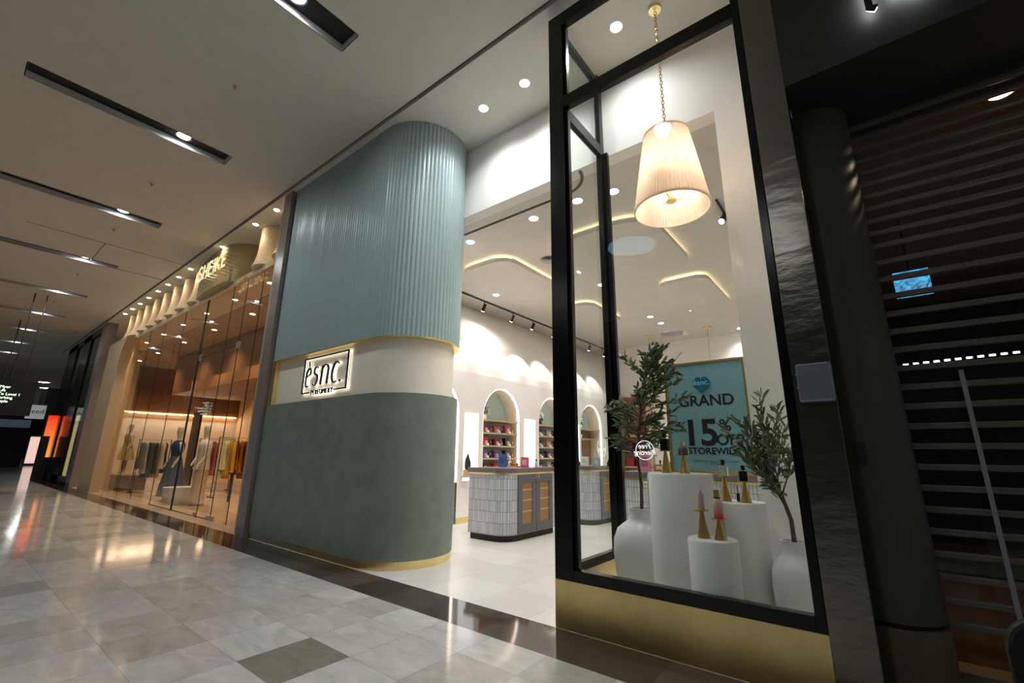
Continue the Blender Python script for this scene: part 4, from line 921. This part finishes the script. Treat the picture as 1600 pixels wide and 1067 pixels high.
# interior shell
struct(box('wall_store_left', (-24.1, -24, 3.6, 9, 0, 4.75), mat('pale_store_wall', (232, 222, 208), .7)))
struct(box('wall_store_back', (-24, -7.7, 8.9, 9, 0, 4.75), mat('warm_store_wall', (206, 180, 150), .7)))
struct(box('wall_store_right', (-7.72, -7.6, 3.6, 9, 0, 4.75), mat('warm_store_wall', (206, 180, 150), .7)))
struct(box('ceiling', (-24, -7.7, 4.1, 9, 4.70, 4.8), M_sheike_ceil))
struct(box('trim_5', (-24, -23.9, 3.8, 9, 2.78, 4.7), M_brown))
bu = thing('timber_bulkhead', 'stepped brown timber ceiling bulkhead inside the fashion store', 'ceiling bulkhead', (-15.8, 5.2, 3.1))
MB().box(-4.6, 3.6, 0, 2.6, .15, 1.597).build('upper_box', M_brown, bu); MB().box(-1.5, 4.6, -.3, 1.6, 0, .35).build('lower_box', mat('tan_timber', (168, 118, 76), .5), bu)
ld = box('led_strip', (-23.88, -23.84, 4.6, 8.8, 2.74, 2.78), M_ledw); tag(ld, 'amber glowing light strip along the top of the pale store wall', 'light strip')
l = bpy.data.lights.new('store_strip_lamp', 'AREA'); l.shape = 'RECTANGLE'; l.size = .1; l.size_y = 4; l.energy = 30; l.color = (1, .75, .5); o = bpy.data.objects.new('store_strip_lamp', l); COL.objects.link(o); o.location = (.2, 0, -.03); o.parent = ld; o.location = (-23.75, 6.7, 2.72); o.rotation_euler = (0, math.radians(-35), 0)
k = 0
for y in (4.5, 6.6):
    for x in (-9.6, -12.2, -14.8, -17.4, -20.2, -22.6):
        downlight('recessed_downlight', x, y, 4.70, 'warm downlight in the fashion store ceiling, %s row, %s from the steel post' % (('front' if y < 5 else 'rear'), ORD[k % 6]), .06, M_discw, P_SHOP2, (1, .76, .50), 'downlights inside the fashion store', 120); k += 1
for k, x in enumerate((-9.6, -11.4, -13.2, -15.0, -16.8, -18.6)):  # extra row, added to light the mannequins from the front
    downlight('recessed_downlight', x, 3.78, 4.72, 'added warm downlight tucked behind the store glass lintel, %s from the steel post' % ORD[k], .05, M_discw, P_SHOP2*.35, (1, .82, .62), 'added lintel downlights inside the store glass', 120)
# mannequins
def mannequin(loc, rz, lab, dress, arm=(.20, 0), legs=True):
    t = thing('mannequin', lab, 'mannequin', loc, rz)
    V = [((0, 0, .92), .13), ((0, 0, 1.10), .105), ((0, -.01, 1.30), .13), ((0, 0, 1.44), .08), ((0, -.005, 1.52), .045), ((0, -.01, 1.60), .055), ((0, -.015, 1.71), .092), ((0, -.01, 1.80), .085), ((0, -.005, 1.865), .045)]
    E = [(i, i+1) for i in range(8)]
    for s in (-1, 1):
        b0 = len(V); V += [((.09*s, 0, .86), .095), ((.09*s, -.01, .50), .058), ((.10*s, .01, .10), .036), ((.10*s, -.10, .035), .030)]; E += [(0, b0), (b0, b0+1), (b0+1, b0+2), (b0+2, b0+3)]
        b0 = len(V); V += [((.17*s, 0, 1.40), .052), ((.225*s, .02+arm[1]*.3, 1.13), .038), ((.235*s+.0, -.05-arm[0]*.3, .90), .028), ((.235*s, -.09-arm[0]*.3, .80), .030)]; E += [(3, b0), (b0, b0+1), (b0+1, b0+2), (b0+2, b0+3)]
    me = bpy.data.meshes.new('body'); me.from_pydata([v[0] for v in V], E, []); ob = bpy.data.objects.new('body', me); COL.objects.link(ob); ob.parent = t; me.materials.append(M_mann)
    md = ob.modifiers.new('skin', 'SKIN'); sv = me.skin_vertices[0].data
    for i, v in enumerate(V): sv[i].radius = (v[1], v[1]*.9); 
    sv[0].use_root = True; md.use_smooth_shade = True; sb = ob.modifiers.new('sub', 'SUBSURF'); sb.levels = 2; sb.render_levels = 2
    for (nm, colr, prof, folds) in dress:
        MB().lathe(prof, n=48, caps=False, sy=.78, fn=lambda a, z_: 1+.05*folds*math.cos(11*a+z_*3)*max(0, min(1, (1.15-z_)*2))).build(nm, mat(nm+'_%d_%d_%d' % colr, colr, .8, noise=.08, nscale=20), t, True)
    MB().cyl(0, 0, 0, .012, .17, 24).build('base_plate', M_silver, t); return t
cream, blue, beige = (214, 196, 128), (54, 74, 104), (214, 188, 150)
o = box('display_box', (-.75, .75, -.30, .38, 0, .45), M_brown, bevel=.005); o.location = (-19.3, 4.12, 0); tag(o, 'brown timber display box under the cream-dressed mannequin', 'plinth')
mann1 = mannequin((-19.5, 4.05, .45), .2, 'mannequin in a belted cream shirt dress on the brown box', [('shirt_dress', cream, [(.30, .52), (.27, .75), (.20, .98), (.15, 1.08), (.16, 1.2), (.19, 1.36), (.16, 1.44), (.08, 1.48)], 1)])
mann1.scale = (.88, .88, .88)
mannequin((-14.2, 3.98, 0), .1, 'mannequin in a blue top and long slate skirt in the middle of the store window', [('blue_top', blue, [(.17, .95), (.15, 1.08), (.17, 1.2), (.19, 1.36), (.15, 1.45), (.08, 1.49)], .5), ('long_skirt', (92, 104, 116), [(.34, .12), (.30, .4), (.24, .75), (.17, 1.02), (.15, 1.08)], 1.2)])
mannequin((-12.6, 4.08, 0), -.2, 'tall mannequin in a beige trouser outfit right of the dark door edge', [('blouse', (226, 214, 200), [(.20, .80), (.18, 1.0), (.17, 1.2), (.19, 1.36), (.15, 1.45), (.08, 1.49)], .6), ('trousers', beige, [(.20, .08), (.17, .4), (.19, .75), (.17, .95), (.15, 1.02)], .8)])
mannequin((-15.0, 4.85, 0), .3, 'mannequin in a pale dress standing behind the tall one', [('slip_dress', (220, 206, 184), [(.22, .45), (.20, .75), (.18, .98), (.15, 1.08), (.17, 1.25), (.17, 1.38), (.10, 1.44)], .8)])
o = MB().lathe([(.30, 0), (.34, .34), (.34, .38)], n=40).build('display_plinth', M_plinth, None, True, loc=(-13.3, 3.92, 0)); tag(o, 'round white drum between the mannequins in the fashion store', 'plinth')
# racks of clothes
def garment(rail, dx, colr, ln, wd, lab, grp, along='y', seed=0):
    rd = random.Random(seed); t = thing('hanging_garment', lab, 'garment', (rail[0], rail[1]+dx, rail[2]), rd.uniform(-.25, .25), grp)
    rings = []
    for (z, w_, th) in [(-.06, .03, .012), (-.10, .17, .02), (-.14, wd, .03), (-.40, wd*.9, .035), (-.7*ln, wd*1.05, .045), (-ln, wd*1.25, .06)]:
        rings.append([(w_*math.cos(2*PI*i/28), th*math.sin(2*PI*i/28)*(1+.5*math.cos(7*2*PI*i/28)), z) for i in range(28)])
    MB().loft(rings).build('cloth', mat('cloth_%d_%d_%d' % colr, colr, .8, noise=.12, nscale=14, stretch=(8, 8, 1)), t, True)
    MB().tube([(0, 0, -.07), (0, 0, -.02), (.02, 0, .01), (0, 0, .025), (-.015, 0, .012)], .004, 5).build('hook', M_silver, t)
def rack(x, y0, y1, h, lab, cols, where_, cat='yz'):
    t = thing('clothes_rack', lab, 'clothes rack', (x, (y0+y1)/2, 0)); d = (y1-y0)/2
    MB().tube([(0, -d, 0), (0, -d, h), (0, d, h), (0, d, 0)], .014, 8).build('frame', M_blackmatte, t, True); MB().box(-.22, .22, -d-.02, -d+.02, 0, .02).box(-.22, .22, d-.02, d+.02, 0, .02).build('feet', M_blackmatte, t)
    n = len(cols)
    for i, (nm, cc) in enumerate(cols):
        garment((x, (y0+y1)/2, h-.028), -d+.12+(2*d-.24)*i/max(1, n-1), cc, .85+.25*((i*7) % 3)/2, .20, '%s garment hanging %s on the %s' % (nm, ORD[i], where_), 'garments on the '+where_, seed=i)
rack(-17.5, 3.9, 4.7, 1.55, 'black clothes rack left of the blue-topped mannequin', [('grey', (150, 150, 146)), ('pale lace', (206, 202, 196)), ('slate', (84, 96, 98)), ('olive', (104, 104, 84)), ('dark teal', (58, 78, 84)), ('sand', (206, 176, 120)), ('white', (220, 216, 210)), ('charcoal', (70, 70, 72))], 'left clothes rack')
rack(-14.3, 4.95, 6.0, 1.6, 'black clothes rack of yellow and orange clothes on the right of the store', [('cream', (222, 206, 160)), ('pale yellow', (216, 190, 104)), ('yellow', (218, 168, 60)), ('orange', (214, 118, 34)), ('amber', (206, 138, 44)), ('rust', (170, 88, 40)), ('cream striped', (214, 200, 176)), ('white', (226, 220, 210))], 'right clothes rack')
rack(-16.6, 5.2, 6.2, 1.6, 'black clothes rack of red and ivory clothes behind the tall mannequin', [('ivory', (226, 214, 196)), ('red striped', (190, 60, 48)), ('rose', (206, 120, 110)), ('ivory pleated', (222, 208, 186)), ('brown', (110, 70, 48)), ('cream knit', (216, 196, 160))], 'middle clothes rack')
t = thing('display_table', 'small dark display table with folded accessories at the right of the store', 'table', (-12.3, 5.2, 0))
MB().box(-.6, .6, -.4, .4, .66, .70).build('tabletop', mat('dark_timber', (60, 44, 34), .4), t)
for sx in (-1, 1):
    for sy in (-1, 1): MB().box(.55*sx-.02, .55*sx+.02, .35*sy-.02, .35*sy+.02, 0, .66).build('leg', M_blackmatte, t)
for k, cc in enumerate([(70, 74, 82), (150, 120, 90), (40, 40, 44)]):
    o = MB().lathe([(.10, 0), (.13, .03), (.11, .09), (.04, .12)], n=18, sx=1.3).build('handbag', mat('bag_%d' % k, cc, .6), None, True, loc=(-12.6+.3*k, 5.15, .70)); tag(o, 'small %s bag on the dark display table, %s from the left' % (['grey', 'tan', 'black'][k], ORD[k]), 'bag', 'bags on the display table')
o = box('store_counter', (-9.3, -8.6, 3.85, 4.4, 0, .9), M_brown, bevel=.005); tag(o, 'brown timber service counter behind the steel post in the fashion store', 'counter')
o = box('dark_mirror', (-18.3, -17.6, 5.4, 5.46, .0, 2.5), mat('dark_mirror_face', (60, 44, 40), .2)); tag(o, 'tall dark standing mirror in the middle of the fashion store', 'mirror')

# ------------------------------------------------------------------ far end of the mall
o = box('steel_post', (-21.9, -21.2, 3.09, 3.4, 0, ZC), mat('grey_cladding', (150, 146, 148), .35, .6)); tag(o, 'wide grey clad post between the timber pillar and the dark store', 'pillar')
ds = sroot('window_3')
MB().box(-25.2, -23.7, 3.10, 3.2, 0, ZC-.05).box(-28.6, -26.5, 3.10, 3.2, 0, ZC-.05).box(-28.6, -21.9, 3.1, 3.2, 5.45, 5.7).box(-28.6, -21.9, 3.1, 3.2, 0, .3).build('black_frame', M_black, ds)
MB().box(-26.5, -25.2, 3.14, 3.15, .3, 5.5).box(-23.7, -21.9, 3.14, 3.15, .3, 5.5).build('pane', M_glass2, ds)
struct(box('wall_dark_store', (-29, -24.2, 5.9, 6, 0, 5.7), mat('dark_store_wall', (92, 88, 70), .7)))
downlight('recessed_downlight', -25.8, 4.1, 5.72, 'downlight inside the dark neighbouring store', .07, M_discw, 12, (1, .85, .6), None)
bp = box('lit_poster', (-26.3, -25.5, 3.5, 3.55, 0, 2.6), mat('cream_lit_poster', (238, 226, 160), .5, emit=.7)); tag(bp, 'pale yellow lit poster in the dark neighbouring store', 'poster')
# black portal with orange panel
po = thing('black_portal', 'black shopfront portal past the dark store at the far left', 'portal', (-30, 2.75, 0))
MB().box(-1.0, 1.2, 0, .9, 2.75, 3.9).box(-.2, .2, .3, .9, 0, 2.75).build('surround', M_blackmatte, po)
Mo = bpy.data.materials.new('orange_fade'); Mo.use_nodes = True; nt = Mo.node_tree; b = nt.nodes['Principled BSDF']; tc = nt.nodes.new('ShaderNodeTexCoord'); sp = nt.nodes.new('ShaderNodeSeparateXYZ'); mr = nt.nodes.new('ShaderNodeMapRange'); cr = nt.nodes.new('ShaderNodeValToRGB')
nt.links.new(tc.outputs['Object'], sp.inputs[0]); nt.links.new(sp.outputs[2], mr.inputs[0]); mr.inputs[1].default_value = .8; mr.inputs[2].default_value = 2.6; nt.links.new(mr.outputs[0], cr.inputs[0])
cr.color_ramp.elements[0].color = (*lin((226, 140, 60)), 1); cr.color_ramp.elements[1].color = (*lin((196, 30, 12)), 1); nt.links.new(cr.outputs[0], b.inputs['Emission Color']); nt.links.new(cr.outputs[0], b.inputs['Base Color']); b.inputs['Emission Strength'].default_value = .8
lp = thing('orange_light_panel', 'glowing orange to red panel under the black portal', 'light panel', (-27, 2.80, 0)); MB().box(0, .05, 0, .30, 1.75, 2.60).build('face', Mo, lp); MB().box(-.04, 0, -.03, .33, 0, 2.65).build('back', M_blackmatte, lp); MB().box(0, .05, .2, .30, .9, 1.75).build('lower_strip', Mo, lp)
bs = thing('blade_sign', 'square grey blade sign reading seed under the black portal', 'sign', (-27.0, 2.12, 2.43))
MB().box(-.05, .05, 0, .55, 0, .56).build('face', mat('grey_sign_face', (150, 156, 160), .5, emit=.25), bs); text('word', 'seed', .26, M_ink, bs, T(.056, .275, .22, '+x'), .002); MB().box(-.02, .02, .55, .75, .4, .45).build('bracket', M_blackmatte, bs)
wf = thing('hanging_directory_sign', 'black hanging directory sign with lit white text at the far left', 'sign', (-19, 1.15, 2.15))
MB().box(-.10, .10, -.9, .42, 0, .98).build('box', M_blackmatte, wf)
MB().tube([(0, -.12, .98), (0, -.12, 3.6)], .018, 6).tube([(0, .14, .98), (0, .14, 3.6)], .018, 6).build('rods', mat('rod_brown', (58, 46, 42), .5), wf)
text('directions', '← Myer\n← Lift\n→ To Level 1\n→ Parking\n↑ Apple', .10, mat('sign_text_glow', (220, 255, 226), .5, emit=1.2), wf, T(.105, -.42, .74, '+x'), .002, 'LEFT')
o = box('dark_bulkhead_box', (-24.5, -22.5, -.6, 1.35, 2.7, 3.1), M_blackmatte); tag(o, 'low black ceiling box behind the hanging directory', 'bulkhead')
MB_ = MB().tube([(-23.5, 1.1, 3.1), (-23.5, 1.1, 5.75)], .02, 6)
hp = MB_.build('hanging_rod', mat('rod_brown', (58, 46, 42), .5), o); hp.name = 'rod'
for k in range(8):
    x = -45-4.3*k; y = 4.0+.52*k
    downlight('recessed_downlight', x, y, 5.745, 'far corridor downlight, %s in the receding row' % ORD[k], .26, M_disc, 0, (1, 1, 1), 'receding corridor downlights')
o = box('dark_kiosk', (-48, -45, -3.0, 3.9, 0, 3.6), mat('dark_purple_wall', (54, 44, 62), .6)); tag(o, 'dark purple kiosk block in the far corridor', 'kiosk')
o = box('shopfront_band', (-44.99, -44.9, -3, 3.9, 2.6, 3.1), mat('dim_teal_band', (88, 106, 116), .5, emit=.15)); tag(o, 'dim blue-grey band across the far kiosk', 'fascia panel')
struct(box('wall_far_right', (-90, -31, 8.9, 9, 0, 5.75), mat('far_wall', (70, 62, 58), .7)))
lw2 = thing('lit_far_window', 'bright lit shop window at the far end reflecting in the floor', 'shop window', (-50, 4.95, 0)); MB().box(0, .1, -.42, .42, .15, 2.1).build('glow', mat('far_window_glow', (255, 214, 200), .5, emit=.45, noise=.5, nscale=2), lw2); MB().box(-.1, 0, -.5, .5, 0, 2.3).build('frame', M_blackmatte, lw2)
# digital directory opposite the fashion store (seen only as a reflection in its glass)
dk = thing('digital_directory', 'blue glowing digital directory reflected in the fashion store glass', 'kiosk', (-15.6, -1.6, 0)); MB().box(-.5, .5, -.1, .1, 0, 2.4).build('casing', M_blackmatte, dk)
MB().box(-.42, .42, .10, .105, 1.5, 2.3).build('upper_screen', mat('blue_screen', (40, 110, 190), .5, emit=1.3), dk); MB().box(-.42, .42, .10, .105, .75, 1.25).build('lower_screen', mat('light_blue_screen', (80, 160, 230), .5, emit=1.6), dk)
